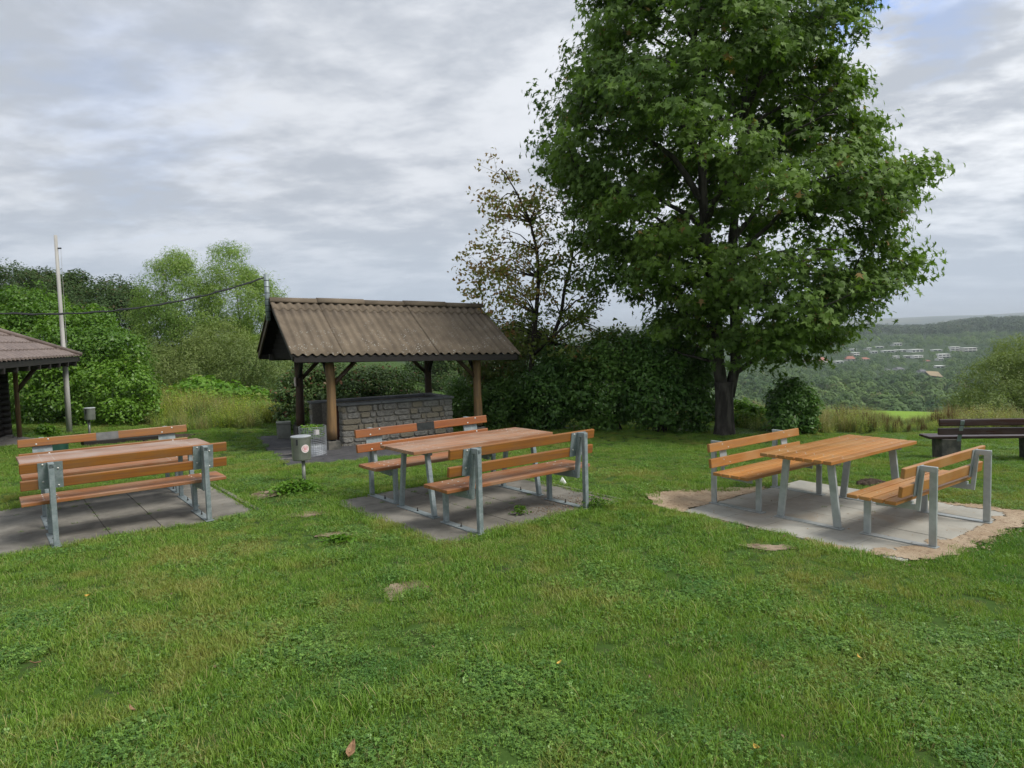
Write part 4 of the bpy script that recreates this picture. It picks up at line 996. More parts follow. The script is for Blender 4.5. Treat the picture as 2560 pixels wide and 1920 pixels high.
def brown_tree():
    rs = np.random.RandomState(4); Y = 18.3; b = atd(1146, 905, Y); b[2] = float(hgt(b[0], b[1]))
    root = empty('thin_tree', b, label='thin sparse tree with browning leaves left of the big maple', cat='tree'); L = lambda x, y, dy=0: atd(x, y, Y + dy) - b
    st = MB(); s1 = [L(1142, 905), L(1146, 830), L(1150, 760), L(1158, 680), L(1164, 600), L(1160, 540), L(1145, 480), L(1118, 420), L(1092, 375)]
    s2 = [L(1150, 880), L(1172, 800, .2), L(1190, 740, .3), L(1212, 680, .4), L(1220, 620, .4), L(1236, 560, .5), L(1240, 480, .4), L(1250, 430, .4)]
    st.tube(s1, list(np.linspace(.085, .012, len(s1))), 9); st.tube(s2, list(np.linspace(.075, .012, len(s2))), 9)
    st.tube([L(1150, 770), L(1190, 730, -.3), L(1240, 690, -.5), L(1300, 665, -.6)], [.045, .035, .025, .01], 7)
    st.build('trunk', MT['bark_thin'], root, smooth=True)
    sp = [np.array(p) for p in s1[3:]] + [np.array(p) for p in s2[2:]]
    cl = [(1088, 385, 1), (1066, 425, 1), (1100, 440, 1), (1128, 440, 1), (1172, 425, 1), (1060, 478, 1), (1100, 500, 1), (1150, 470, 1), (1190, 470, 0), (1050, 525, 1), (1090, 545, 1), (1130, 530, 1), (1185, 520, 1), (1215, 455, 0),
          (1030, 585, 1), (1070, 590, 1), (1110, 585, 1), (1150, 590, 1), (1200, 575, 0), (1045, 632, 1), (1085, 640, 1), (1130, 640, 1), (1180, 625, 1), (1225, 610, 0), (1260, 560, 0), (1240, 510, 0), (1270, 600, 0), (1285, 640, 0),
          (1070, 690, 1), (1110, 690, 0), (1160, 690, 0), (1210, 680, 0), (1255, 680, 0), (1140, 740, 0), (1190, 745, 0), (1240, 745, 0), (1290, 730, 0), (1330, 740, 0), (1260, 785, 0), (1310, 790, 0), (1360, 760, 0), (1380, 800, 0)]
    P = {0: [], 1: []}; N_ = {0: [], 1: []}; tw = MB()
    for x, y, br in cl:
        for _ in range(2):
            c = L(x + rs.normal() * 12, y + rs.normal() * 10, rs.uniform(-1.1, 1.0)); s = min(sp, key=lambda p: np.linalg.norm((p - c) * np.array([1, 1, 1.0])) + (0 if p[2] < c[2] else 1.2))
            mid = (s + c) / 2 + np.array([0, 0, .12]); tw.tube([s, mid, c], [.02, .012, .005], 5, cap=False)
            for _ in range(4 if y < 560 else 6):
                t = c + rs.normal(size=3) * np.array([.26, .26, .16]); tw.tube([c, t], [.005, .002], 3, cap=False); m_ = rs.randint(12, 24); o = rs.normal(size=(m_, 3)) * np.array([.12, .12, .09]); P[br].append(t + o); N_[br].append(rs.normal(size=(m_, 3)) + np.array([0, -.2, .5]))
    tw.build('twigs', MT['bark_thin'], root)
    leaves('brown_crown', np.concatenate(P[1]), np.concatenate(N_[1]), .062, T_OVAL, MT['rust_leaf'], root, 1)
    leaves('green_crown', np.concatenate(P[0]), np.concatenate(N_[0]), .066, T_OVAL, MT['hedge_yel'], root, 2)
brown_tree()
G = 'shrubs of the dark hedge'
shrub('shrub', 'yellowish shrub at the right end of the shelter roof', 'shrub', MT['hedge_yel'], [(1075, 800, 19.2, 62, 62), (1110, 735, 19.6, 48, 40), (1160, 735, 19.8, 46, 36)], 9000, .06, 31, group=G)
shrub('shrub', 'low dark shrub behind the right shelter post, lowest of the hedge', 'shrub', MT['hedge'], [(1000, 868, 19.4, 50, 50), (1070, 880, 18.2, 66, 55), (1120, 850, 18.6, 50, 60)], 11000, .055, 32, group=G)
shrub('shrub', 'dark shrub around the foot of the thin browning tree', 'shrub', MT['hedge_dark'], [(1180, 860, 17.9, 74, 76), (1215, 800, 18.4, 70, 55)], 10000, .06, 33, group=G)
shrub('shrub', 'broad dark green shrub in the middle of the hedge', 'shrub', MT['hedge'], [(1300, 845, 17.6, 90, 88), (1330, 770, 18.2, 85, 62)], 12000, .06, 34, group=G)
shrub('shrub', 'tallest dark shrub of the hedge, left of the maple trunk', 'shrub', MT['hedge_dark'], [(1420, 850, 17.2, 78, 88), (1425, 770, 17.7, 76, 66)], 12000, .06, 35, group=G)
shrub('shrub', 'narrow dark shrub touching the left side of the maple trunk', 'shrub', MT['hedge_dark'], [(1505, 865, 17.4, 44, 72), (1500, 800, 17.9, 46, 50)], 7000, .06, 36, group=G)
shrub('round_shrub', 'round dark shrub standing alone right of the maple trunk', 'shrub', MT['hedge_dark'], [(1715, 890, 16.6, 52, 48), (1705, 848, 16.8, 36, 30), (1690, 905, 16.5, 36, 34)], 9000, .055, 37)
shrub('vine', 'yellow-green vine leaves between the maple trunk and round shrub', 'plant', MT['knot'], [(1625, 905, 18.6, 36, 26), (1600, 890, 19, 24, 22)], 1500, .08, 38, cl=.2, stems=3)
shrub('bramble_bush', 'dense bramble bush behind the shelter', 'bush', MT['bramble'], [(655, 865, 18.9, 62, 70, .8), (740, 850, 19.2, 85, 72, .9), (840, 855, 19.8, 75, 66, .9), (890, 885, 19.8, 40, 44, .6), (690, 812, 19.3, 52, 36, .7)], 26000, .05, 39)
shrub('leafy_bush', 'large bright green bush behind the flagpole and log hut', 'bush', MT['bush'],
      [(50, 745, 20.5, 105, 85, 1.3), (165, 760, 19.6, 100, 80, 1.2), (120, 850, 18.8, 120, 95, 1.2), (245, 855, 18.4, 88, 82, 1.0), (30, 880, 19, 90, 65, 1.0), (255, 770, 19.3, 62, 58, .9), (-50, 780, 21, 110, 110, 1.3), (285, 900, 18.2, 50, 42, .7), (215, 905, 18.2, 60, 34, .6), (60, 665, 21.5, 80, 46, 1.0), (180, 700, 20.5, 62, 36, .9)], 80000, .050, 40, stems=14)
shrub('willow_tree', 'pale green willow behind the bushes, left and broader of the two crowns', 'tree', MT['willow'], [(378, 640, 28, 72, 92, 1.7), (335, 690, 28, 44, 80, 1.4), (420, 700, 27.6, 62, 92, 1.6), (370, 745, 27.5, 75, 62, 1.5), (375, 575, 28, 34, 34, 1.0)], 44000, .062, 41, T=T_SLIM, cl=.42, part='crown', bark='bark_willow', up=.3, fill=.12, group='willows behind the bushes')
shrub('willow_tree', 'pale green willow with the highest pointed crown left of the shelter', 'tree', MT['willow'], [(500, 590, 28.5, 46, 62, 1.3), (508, 650, 28.5, 78, 80, 1.8), (560, 690, 28.2, 48, 84, 1.3), (480, 740, 28, 70, 66, 1.5), (588, 640, 28.6, 22, 36, .6)], 42000, .062, 42, T=T_SLIM, cl=.42, part='crown', bark='bark_willow', up=.3, fill=.12, group='willows behind the bushes')
shrub('willow_bush', 'grey-green bushy willow below the two willow crowns', 'bush', MT['willow_low'], [(425, 790, 25.5, 90, 56, 1.6), (530, 785, 25.5, 80, 62, 1.6), (600, 800, 26, 50, 70, 1.2), (345, 800, 26, 60, 60, 1.4), (470, 735, 26, 60, 40, 1.2)], 40000, .060, 43, T=T_SLIM, cl=.4, stems=0, up=.3)
for i, (lab, bl) in enumerate((('dark tree at the far left edge of the wood', [(30, 618, 52, 46, 44, 3), (20, 670, 50, 70, 50, 3)]),
                               ('dark rounded tree left of the flagpole top', [(100, 622, 50, 40, 40, 3), (95, 670, 48, 60, 45, 3)]),
                               ('dark pointed tree just right of the flagpole', [(150, 622, 47, 20, 34, 2), (150, 665, 46, 36, 46, 2.5), (170, 700, 45, 40, 40, 2)]),
                               ('dark tree with brownish top beside the left willow', [(240, 640, 42, 42, 36, 2.5), (250, 700, 40, 56, 60, 3), (280, 660, 41, 26, 40, 2)]))):
    shrub('dark_tree', lab, 'tree', MT['farleaf'], bl, 19000, .09, 50 + i, cl=.8, part='crown', stems=3, group='dark trees beyond the bushes')
for i, (lab, bl) in enumerate((('hazy tree seen under the shelter roof between posts', [(975, 800, 46, 34, 60, 2), (965, 860, 44, 40, 40, 2)]),
                               ('dark hazy tree behind the right end of the bramble bush', [(915, 815, 50, 40, 55, 2), (1010, 810, 52, 40, 60, 2)]))):
    shrub('dark_tree', lab, 'tree', MT['farleaf'], bl, 14000, .09, 60 + i, cl=.8, part='crown', stems=3, group='dark trees beyond the bushes')
shrub('knotweed', 'bright green knotweed thicket between bush and shelter', 'plant', MT['knot'], [(400, 872, 22, 70, 34, .9), (480, 862, 22.5, 74, 32, .9), (560, 878, 21.5, 56, 26, .8), (430, 838, 23, 40, 18, .8)], 11000, .085, 44, cl=.3, stems=4)
shrub('willow_bush', 'willow bush cut by the right edge of the view', 'bush', MT['willow_low'], [(2165, 835, 21, 78, 72, 1.2), (2110, 880, 20.5, 56, 42, 1.0), (2225, 780, 21.5, 66, 70, 1.3), (2255, 890, 20.8, 90, 60, 1.2), (2290, 820, 22, 90, 90, 1.3)], 46000, .056, 45, T=T_SLIM, cl=.34, stems=8, up=.3, fill=.2)
def small_plants():
    b = onground(740, 1232); shrub_at = lambda nm, lab, p, r, h, n, sz, mt, sd: None
    def low(nm, lab, p, rx, ry, h, n, sz, mt, sd):
        rs = np.random.RandomState(sd); q = rs.normal(size=(n, 2)) * .42; P = np.stack([q[:, 0] * rx, q[:, 1] * ry, h * rs.rand(n) * np.exp(-(q ** 2).sum(1))], 1) + np.array([0, 0, .02])
        root = empty(nm, p, label=lab, cat='plant'); leaves('foliage', P, rs.normal(size=(n, 3)) * .5 + np.array([0, 0, 1]), sz, T_OVAL, MT[mt], root, sd)
    low('weed_patch', 'leafy weeds at the foot of the steel litter bin', b, .36, .2, .16, 900, .03, 'knot', 1)
    low('weed', 'broad-leaved dandelion rosette in the lawn before the middle square', onground(735 * D2F, 1172 * D2F), .2, .08, .06, 90, .035, 'knot', 2)
    low('weed', 'small weed tuft growing over the front slab of the middle square', uv2w('M', -.02, -.93), .10, .06, .10, 150, .02, 'bush', 3)
    low('weed', 'weeds at the outer post foot of the middle front bench', uv2w('M', .78, -1.28), .22, .08, .12, 300, .02, 'bush', 4)
    low('weed', 'yellowish leafy plant at the foot of the log hut post', onground(100 * D2F, 942 * D2F), .3, .2, .28, 260, .06, 'lime', 5)
    rs = np.random.RandomState(6); p = planter_loc; n = 500; root = empty('trailing_plant', p, label='dark trailing plant spilling from the small planter by the rear post', cat='plant')
    q = rs.normal(size=(n, 3)) * np.array([.16, .13, .07]) + np.array([0, .12, .40]); leaves('foliage', q, rs.normal(size=(n, 3)) + np.array([0, 0, .6]), .035, T_OVAL, MT['hedge'], root, 6)
    n = 260; root = empty('garden_waste', wb_loc, label='green leafy waste filling the top of the wire basket', cat='garden waste')
    a = rs.rand(n) * 6.28; rr = wb_r * .85 * rs.rand(n) ** .5; q = np.stack([rr * np.cos(a), rr * np.sin(a), wb_h * rs.uniform(.62, 1.02, n)], 1); leaves('foliage', q, rs.normal(size=(n, 3)) + np.array([0, -.3, .4]), .045, T_OVAL, MT['knot'], root, 7)
small_plants()

# ------------------------------------------------------------------ grass
def blade_mesh(name, spec, mats, seed):
    """spec: dict of blade populations -> one tuft mesh"""
    rs = np.random.RandomState(seed); V = []; Q = []; rn = []; mi = []
    def blades(n, rad, h0, h1, w0, lean, mi_, colr=(0, 1)):
        for _ in range(n):
            a = rs.rand() * 6.283; r = rad * math.sqrt(rs.rand()); bx, by = r * math.cos(a), r * math.sin(a); h = rs.uniform(h0, h1); th = rs.rand() * 6.283; ln = rs.uniform(.15, 1.) * lean * h
            dx, dy = math.cos(th), math.sin(th); tw = th + rs.uniform(-.9, .9) + 1.57; wx, wy = math.cos(tw) * w0 * .5, math.sin(tw) * w0 * .5; n0 = len(V); b_ = rs.uniform(.6, 1.3)
            for t, ws in ((0, 1), (.45, .95), (.8, .6), (1., .08)):
                o = ln * t ** 1.8; z = h * (t - .25 * lean * t * t * b_ * .5); V.extend([(bx + dx * o - wx * ws, by + dy * o - wy * ws, z), (bx + dx * o + wx * ws, by + dy * o + wy * ws, z)])
            c = rs.uniform(*colr)
            for i in range(3): Q.append((n0 + 2 * i, n0 + 2 * i + 1, n0 + 2 * i + 3, n0 + 2 * i + 2)); rn.append(c); mi.append(mi_)
    def clover(n, rad, h0, h1, s0, mi_):
        for _ in range(n):
            a = rs.rand() * 6.283; r = rad * math.sqrt(rs.rand()); c = np.array([r * math.cos(a), r * math.sin(a), rs.uniform(h0, h1)]); tilt = rs.normal(size=2) * .3; rot = rs.rand() * 6.283; s = s0 * rs.uniform(.7, 1.25); cc = rs.rand()
            for k in range(3):
                t = rot + k * 2.094; d = np.array([math.cos(t), math.sin(t), 0]); e = np.array([-d[1], d[0], 0]); n0 = len(V)
                for (u, v, z) in ((.05, 0, 0), (.6, .48, .06), (1.15, 0, .0), (.6, -.48, .06)):
                    p = d * u * s + e * v * s; V.append(tuple(c + p + np.array([0, 0, z * s + p[0] * tilt[0] + p[1] * tilt[1]])))
                Q.append((n0, n0 + 1, n0 + 2, n0 + 3)); rn.append(cc); mi.append(mi_)
    def herb(n, rad, h0, h1, s0, mi_):
        for _ in range(n):
            a = rs.rand() * 6.283; r = rad * math.sqrt(rs.rand()); hh = rs.uniform(h0, h1); bx, by = r * math.cos(a), r * math.sin(a); lx, ly = rs.normal(size=2) * .12 * hh; cc = rs.rand()
            for j in range(9):
                t = (j + 2) / 11; c = np.array([bx + lx * t * t, by + ly * t * t, hh * t]); th = rs.rand() * 6.283; d = np.array([math.cos(th), math.sin(th), rs.uniform(-.3, .5)]); e = np.array([-math.sin(th), math.cos(th), rs.normal() * .3]); n0 = len(V); s_ = s0 * rs.uniform(.6, 1.3) * (1.15 - .5 * t)
                for (u, v) in ((0, 0), (1, .42), (2, 0), (1, -.42)): V.append(tuple(c + d * u * s_ + e * v * s_))
                Q.append((n0, n0 + 1, n0 + 2, n0 + 3)); rn.append(min(1, max(0, cc + rs.normal() * .15))); mi.append(mi_)
    for f, args in spec: {'b': blades, 'c': clover, 'h': herb}[f](*args)
    o = np_mesh(name, np.array(V), [np.array(Q)], None, attr=rn); COL.objects.unlink(o)
    for mt in mats: o.data.materials.append(mt)
    o.data.polygons.foreach_set('material_index', np.array(mi, np.int32)); return o
def grass_mat(name, ca, cb, dry, trans=.35, patchy=True, rough=.55):
    M = Mat(name); r = M.attr(); v = M.coord('World'); n = M.noise(v, .55, 4, .6); n2 = M.noise(v, 2.6, 4, .6)
    c = M.mix(r, ca, cb)
    if patchy:
        f = M.math('ADD', M.math('MULTIPLY', n, .6), M.math('MULTIPLY', n2, .4))
        c = M.mix(M.math('MULTIPLY', M.rng(f, .49, .62), .6), c, dry)
        c = M.mix(M.math('MULTIPLY', M.rng(f, .38, .48, 1, 0), .75), c, M.mix(1.0, c, (.58, .76, .9), 'MULTIPLY'))
    M.base(c, rough, 0, .3)
    t = M.nd('ShaderNodeBsdfTranslucent'); M.put(t.inputs[0], M.mix(1.0, c, (1.25, 1.3, .6), 'MULTIPLY')); mx = M.nd('ShaderNodeMixShader'); mx.inputs[0].default_value = trans
    M.L.new(M.b.outputs[0], mx.inputs[1]); M.L.new(t.outputs[0], mx.inputs[2]); M.L.new(mx.outputs[0], M.out.inputs[0]); return M.m
MG = grass_mat('grass_blade', (.062, .145, .018), (.25, .40, .056), (.36, .31, .10))
MC = grass_mat('clover_leaf', (.058, .14, .025), (.20, .345, .066), (.19, .27, .05), .25, rough=.42)
MD = grass_mat('dry_blade', (.34, .30, .12), (.26, .30, .09), (.30, .28, .10), .2, False)
MW = grass_mat('tall_grass_blade', (.11, .19, .04), (.25, .30, .09), (.30, .25, .11), .25)
MWd = grass_mat('dry_tall_grass', (.36, .29, .14), (.30, .27, .10), (.3, .2, .1), .2, False)
MDk = grass_mat('dock_seed', (.07, .03, .018), (.14, .06, .03), (.1, .05, .03), .1, False)
MY = grass_mat('yellow_herb', (.24, .34, .03), (.42, .47, .055), (.30, .28, .08), .3)
def scatter(name, P, idx, rot, scl, protos, kind, label=None, cat=None, tilt=None):
    col = bpy.data.collections.new(name + '_sources')
    for o in protos: col.objects.link(o)
    me = bpy.data.meshes.new(name); me.vertices.add(len(P)); me.vertices.foreach_set('co', P.astype(np.float32).ravel())
    for nm, t, d in (('pick', 'INT', idx.astype(np.int32)), ('spin', 'FLOAT', rot.astype(np.float32)), ('size', 'FLOAT', scl.astype(np.float32))):
        a = me.attributes.new(nm, t, 'POINT'); a.data.foreach_set('value', d)
    o = bpy.data.objects.new(name, me); COL.objects.link(o)
    ng = bpy.data.node_groups.new(name, 'GeometryNodeTree'); ng.interface.new_socket('Geometry', in_out='INPUT', socket_type='NodeSocketGeometry'); ng.interface.new_socket('Geometry', in_out='OUTPUT', socket_type='NodeSocketGeometry')
    N = ng.nodes; L = ng.links; gi = N.new('NodeGroupInput'); go = N.new('NodeGroupOutput'); ip = N.new('GeometryNodeInstanceOnPoints'); ci = N.new('GeometryNodeCollectionInfo')
    ci.inputs['Collection'].default_value = col; ci.inputs['Separate Children'].default_value = True; ci.inputs['Reset Children'].default_value = True
    def att(nm, dt): a = N.new('GeometryNodeInputNamedAttribute'); a.data_type = dt; a.inputs['Name'].default_value = nm; return a.outputs['Attribute']
    L.new(gi.outputs[0], ip.inputs['Points']); L.new(ci.outputs[0], ip.inputs['Instance']); ip.inputs['Pick Instance'].default_value = True
    L.new(att('pick', 'INT'), ip.inputs['Instance Index']); cx = N.new('ShaderNodeCombineXYZ'); L.new(att('spin', 'FLOAT'), cx.inputs[2]); L.new(cx.outputs[0], ip.inputs['Rotation'])
    L.new(att('size', 'FLOAT'), ip.inputs['Scale']); L.new(ip.outputs[0], go.inputs[0])
    md = o.modifiers.new('scatter', 'NODES'); md.node_group = ng; tag(o, label, cat, kind=kind); return o
def infov(P, mrg=1.42):
    X = (P - EYE) @ A.T; u = X[:, 0] / X[:, 2]; v = X[:, 1] / X[:, 2]; return (X[:, 2] > .3) & (abs(u) < 1280 / F * mrg + .3 / np.maximum(X[:, 2], .3)) & (abs(v) < 960 / F * mrg + .4 / np.maximum(X[:, 2], .3))
# the strips of tall grass
edge_r = [onground(x * D2F, y * D2F)[:2] for x, y in ((1600, 926), (1660, 934), (1780, 938), (1860, 938), (1960, 936), (2090, 932), (2212, 925), (2330, 920))]
far_r = [(22, 17.5), (24, 23.5), (5, 24.5)]; tall_r = np.array(edge_r + far_r)
edge_l = [onground(x * D2F, y * D2F)[:2] for x, y in ((325, 932), (400, 930), (480, 928), (560, 924), (612, 916))]
tall_l = np.array([edge_l[0]] + edge_l[1:] + [(-6.0, 22.5), (-11.5, 22.5)])
def lawn():
    rs = np.random.RandomState(77); protos = []
    B = lambda n, r, a, b, w_, l, m_, c=(0, 1): ('b', (n, r, a, b, w_, l, m_, c)); Cv = lambda n, r, a, b, s, m_: ('c', (n, r, a, b, s, m_))
    specs = [[B(170, .13, .02, .055, .0042, .7, 0), B(24, .13, .05, .075, .0045, .9, 0, (.5, 1)), B(10, .13, .03, .06, .003, 1.3, 2)],
             [B(130, .13, .02, .055, .0042, .8, 0), B(16, .13, .03, .06, .003, 1.2, 2), Cv(30, .13, .02, .045, .009, 1)],
             [B(90, .13, .02, .05, .0042, .8, 0), Cv(70, .13, .015, .05, .0095, 1), B(8, .13, .03, .06, .003, 1.3, 2), ('h', (3, .12, .03, .06, .012, 1))],
             [B(70, .13, .02, .06, .0042, .9, 0), Cv(95, .13, .01, .05, .0105, 1), B(5, .12, .04, .08, .003, 1.3, 2), ('h', (7, .12, .03, .06, .013, 1))],
             [B(150, .13, .03, .075, .0048, .8, 0, (.2, 1)), B(8, .13, .05, .09, .003, 1.2, 2), Cv(20, .13, .01, .03, .009, 1)],
             [B(110, .13, .015, .045, .0038, .9, 0), B(60, .13, .015, .045, .003, 1.1, 2)]]
    for i, sp in enumerate(specs): protos.append(blade_mesh('grass_tuft_%d' % i, sp, [MG, MC, MD], 100 + i))
    P = []
    for y0, y1, dens in ((.9, 5, 155), (5, 9, 115), (9, 14, 80), (14, 24, 56)):
        xm = y1 * 1.05 + 1.2; n = int(2 * xm * (y1 - y0) * dens); q = np.stack([rs.uniform(-xm, xm, n), rs.uniform(y0, y1, n)], 1); P.append(q)
    P = np.concatenate(P); k = np.ones(len(P), bool)
    for poly in NO_GRASS:
        jit = P + rs.normal(size=P.shape) * .03; k &= ~inpoly(jit, poly)
    k &= ~inpoly(P, tall_r); z = hgt(P[:, 0], P[:, 1]); P3 = np.stack([P[:, 0], P[:, 1], z], 1); k &= infov(P3); P3 = P3[k]; n = len(P3)
    a = vnoise(P3[:, 0] * .9, P3[:, 1] * .9) * .35 + vnoise(P3[:, 0] * 3.1 + 9, P3[:, 1] * 3.1) * .35 + rs.rand(n) * .3
    near = np.clip((6.5 - P3[:, 1]) / 5, 0, 1); a2 = a + near * .10
    idx = np.select([a2 < .37, a2 < .50, a2 < .60, a2 < .74], [0, 1, 4, 2], 3); dry = vnoise(P3[:, 0] * .7 + 31, P3[:, 1] * .7 + 5) + rs.normal(size=n) * .05; idx[(dry > .64) & (rs.rand(n) < .5)] = 5; idx[rs.rand(n) < .06] = 5; hole = rs.rand(n) < .0; P3 = P3[~hole]; idx = idx[~hole]; n = len(P3)
    scl = rs.uniform(.55, 1.05, n) * (.55 + .75 * vnoise(P3[:, 0] * 2.6 + 3, P3[:, 1] * 2.6)); scatter('lawn_grass', P3, idx, rs.rand(n) * 6.283, scl, protos, 'stuff', 'short mown lawn grass mixed with clover', 'grass')
    # longer fringe against the paved squares, posts and sand
    F_ = []
    for key in ('L', 'M', 'N'):
        e = 1.29
        for s in range(4):
            for t in np.arange(-e, e, .05):
                if key == 'N': continue
                u, v = ((t, -e), (e + .03, t), (t, e - .04), (-e, t))[s]
                if key == 'L' and s == 3: continue
                if rs.rand() < .75: F_.append(uv2w(key, u + rs.normal() * .02, v + rs.normal() * .02))
    F_ = np.array(F_); F_[:, 2] = hgt(F_[:, 0], F_[:, 1]); n = len(F_)
    scatter('fringe_grass', F_, rs.choice([0, 1, 4], n), rs.rand(n) * 6.283, rs.uniform(.7, 1.15, n), [p.copy() for p in protos], 'stuff', 'longer grass fringing the paved squares', 'grass')
lawn()
def bits():
    rs = np.random.RandomState(91); P = []
    for key, us, vs in (('L', (-.27, .23), (-.28, .72)), ('M', (-.25, .25), (-.25, .7)), ('N', (-.25, .25), (-.24, .24))):
        for _ in range(26 if key != 'N' else 6):
            p = (rs.choice(us), rs.uniform(-1.2, 1.2)) if rs.rand() < .5 else (rs.uniform(-1.2, 1.2), rs.choice(vs)); P.append(uv2w(key, *p, -.012))
    P = np.array(P); n = len(P); B = lambda n, r, a, b, w_, l, m_, c=(0, 1): ('b', (n, r, a, b, w_, l, m_, c))
    pr = [blade_mesh('joint_tuft_%d' % i, [B(26, .03, .01, .04, .003, 1.1, 0), ('c', (14, .035, .004, .02, .006, 1))], [MG, MC, MD], 300 + i) for i in range(2)]
    scatter('joint_weeds', P, rs.choice([0, 1], n), rs.rand(n) * 6.283, rs.uniform(.4, 1.3, n), pr, 'stuff', 'tiny weeds growing in the joints of the paving', 'weeds')
    def specks(name, pts, s0, s1, mat, lab):
        d = rs.normal(size=(len(pts), 3)) * .35 + np.array([0, 0, 1]); o = leaves(name, pts, d, 1., T_OVAL * np.array([1, 1, .5]), mat, None, 4)
        V = np.empty(len(o.data.vertices) * 3, np.float32); o.data.vertices.foreach_get('co', V); V = V.reshape(-1, 4, 3); c = V.mean(1, keepdims=True); V = c + (V - c) * rs.uniform(s0, s1, len(pts))[:, None, None]
        o.data.vertices.foreach_set('co', V.astype(np.float32).ravel()); o.data.update(); tag(o, lab, 'litter', kind='stuff')
    pts = []
    for key, k in (('L', 90), ('M', 150), ('N', 110)):
        for _ in range(k): pts.append(uv2w(key, rs.uniform(-1.2, 1.2), rs.uniform(-1.2, 1.2), .004))
    specks('leaf_crumbs', np.array(pts), .003, .008, MT['litter'], 'brown leaf crumbs lying on the paved squares')
    q = np.stack([rs.uniform(-8, 9, 900), rs.uniform(2, 16, 900)], 1); z = hgt(q[:, 0], q[:, 1]) + .035; specks('lawn_litter', np.stack([q[:, 0], q[:, 1], z], 1), .006, .017, MT['litter'], 'scattered dry leaf bits in the lawn')
    sp = np.array([p[:2] for p in sand_poly]); seg = []
    for i in range(len(sp)):
        a, b = sp[i], sp[(i + 1) % len(sp)]
        for _ in range(int(np.linalg.norm(b - a) * 90)): seg.append(a + (b - a) * rs.rand() + rs.normal(size=2) * .07)
    lo = sp.min(0); hi = sp.max(0); u = rs.uniform(lo, hi, (3000, 2)); seg = np.concatenate([np.array(seg), u[inpoly(u, sp)]]); m_ = MB()
    seg = seg[~on_new_pad(seg[:, 0], seg[:, 1]) | (rs.rand(len(seg)) < .08)]
    for x, y in seg:
        s_ = rs.uniform(.004, .014) if rs.rand() < .9 else rs.uniform(.012, .02); m_.dome((x, y, float(hgt(x, y)) + .016), s_, s_ * .7, n=5)
    tag(m_.build('sand_crumbs', MT['sand']), 'crumbs of sand and earth around the new paved square', 'sand', kind='stuff')
bits()
def tall():
    rs = np.random.RandomState(5); B = lambda n, r, a, b, w_, l, m_, c=(0, 1): ('b', (n, r, a, b, w_, l, m_, c))
    mats = [MW, MWd, MDk, MY]
    Hb = lambda n, r, a, b, s_, m_: ('h', (n, r, a, b, s_, m_))
    pr = [blade_mesh('tall_tuft_0', [B(80, .26, .2, .7, .008, .9, 0), B(26, .26, .45, .95, .005, .45, 1), Hb(8, .24, .2, .6, .035, 0)], mats, 1),
          blade_mesh('tall_tuft_1', [B(50, .26, .2, .65, .008, 1.0, 0), B(60, .26, .3, .9, .006, .6, 1), Hb(10, .24, .2, .7, .025, 3)], mats, 2),
          blade_mesh('tall_tuft_2', [B(60, .24, .2, .6, .009, .9, 0), B(34, .12, .4, .9, .010, .3, 2), Hb(10, .12, .4, .95, .012, 2), Hb(12, .14, .35, .9, .016, 2)], mats, 3),
          blade_mesh('tall_tuft_3', [B(60, .26, .15, .55, .008, 1.1, 0), B(10, .24, .3, .8, .006, .5, 1), Hb(40, .25, .25, .85, .028, 3)], mats, 4),
          blade_mesh('tall_tuft_4', [B(30, .24, .2, .5, .008, .9, 0), Hb(34, .25, .2, .75, .034, 0), Hb(10, .2, .4, .8, .02, 1)], mats, 5)]
    def fill(name, poly, dens, choose, lab, hs):
        lo = poly.min(0); hi = poly.max(0); n = int((hi - lo).prod() * dens); q = rs.uniform(lo, hi, (n, 2)); q = q[inpoly(q, poly)]; P = np.stack([q[:, 0], q[:, 1], hgt(q[:, 0], q[:, 1])], 1); n = len(P)
        scatter(name, P, choose(P, n), rs.rand(n) * 6.283, hs(P, n), [p.copy() for p in pr], 'stuff', lab, 'grass')
    def cr(P, n):
        a = vnoise(P[:, 0] * .8, P[:, 1] * .8) + rs.normal(size=n) * .12; i = np.select([a < .28, a < .5, a < .66], [0, 1, 4], 3); dk = (vnoise(P[:, 0] * 1.1 + 40, P[:, 1] * 1.1) > .45) & (P[:, 0] > 8) & (P[:, 0] < 12.5) & (P[:, 1] < 19); i[dk & (rs.rand(n) < .6)] = 2; return i
    fill('tall_grass', tall_r, 16, cr, 'tall seeding grass and reddish dock beyond the lawn at the right', lambda P, n: rs.uniform(.5, .95, n) * (.6 + .45 * vnoise(P[:, 0] * .7, P[:, 1] * .7)) * (1 - .55 * np.exp(-((P[:, 0] / P[:, 1] - .56) / .045) ** 2)))
    fill('yellow_grass', tall_l, 18, lambda P, n: rs.choice([3, 3, 3, 3, 3, 4, 1], n), 'tall yellow-green meadow herbs between bush and shelter', lambda P, n: rs.uniform(.7, 1.2, n) * sstep(P[:, 1], 16.5, 20) * .55 + .45)
tall()

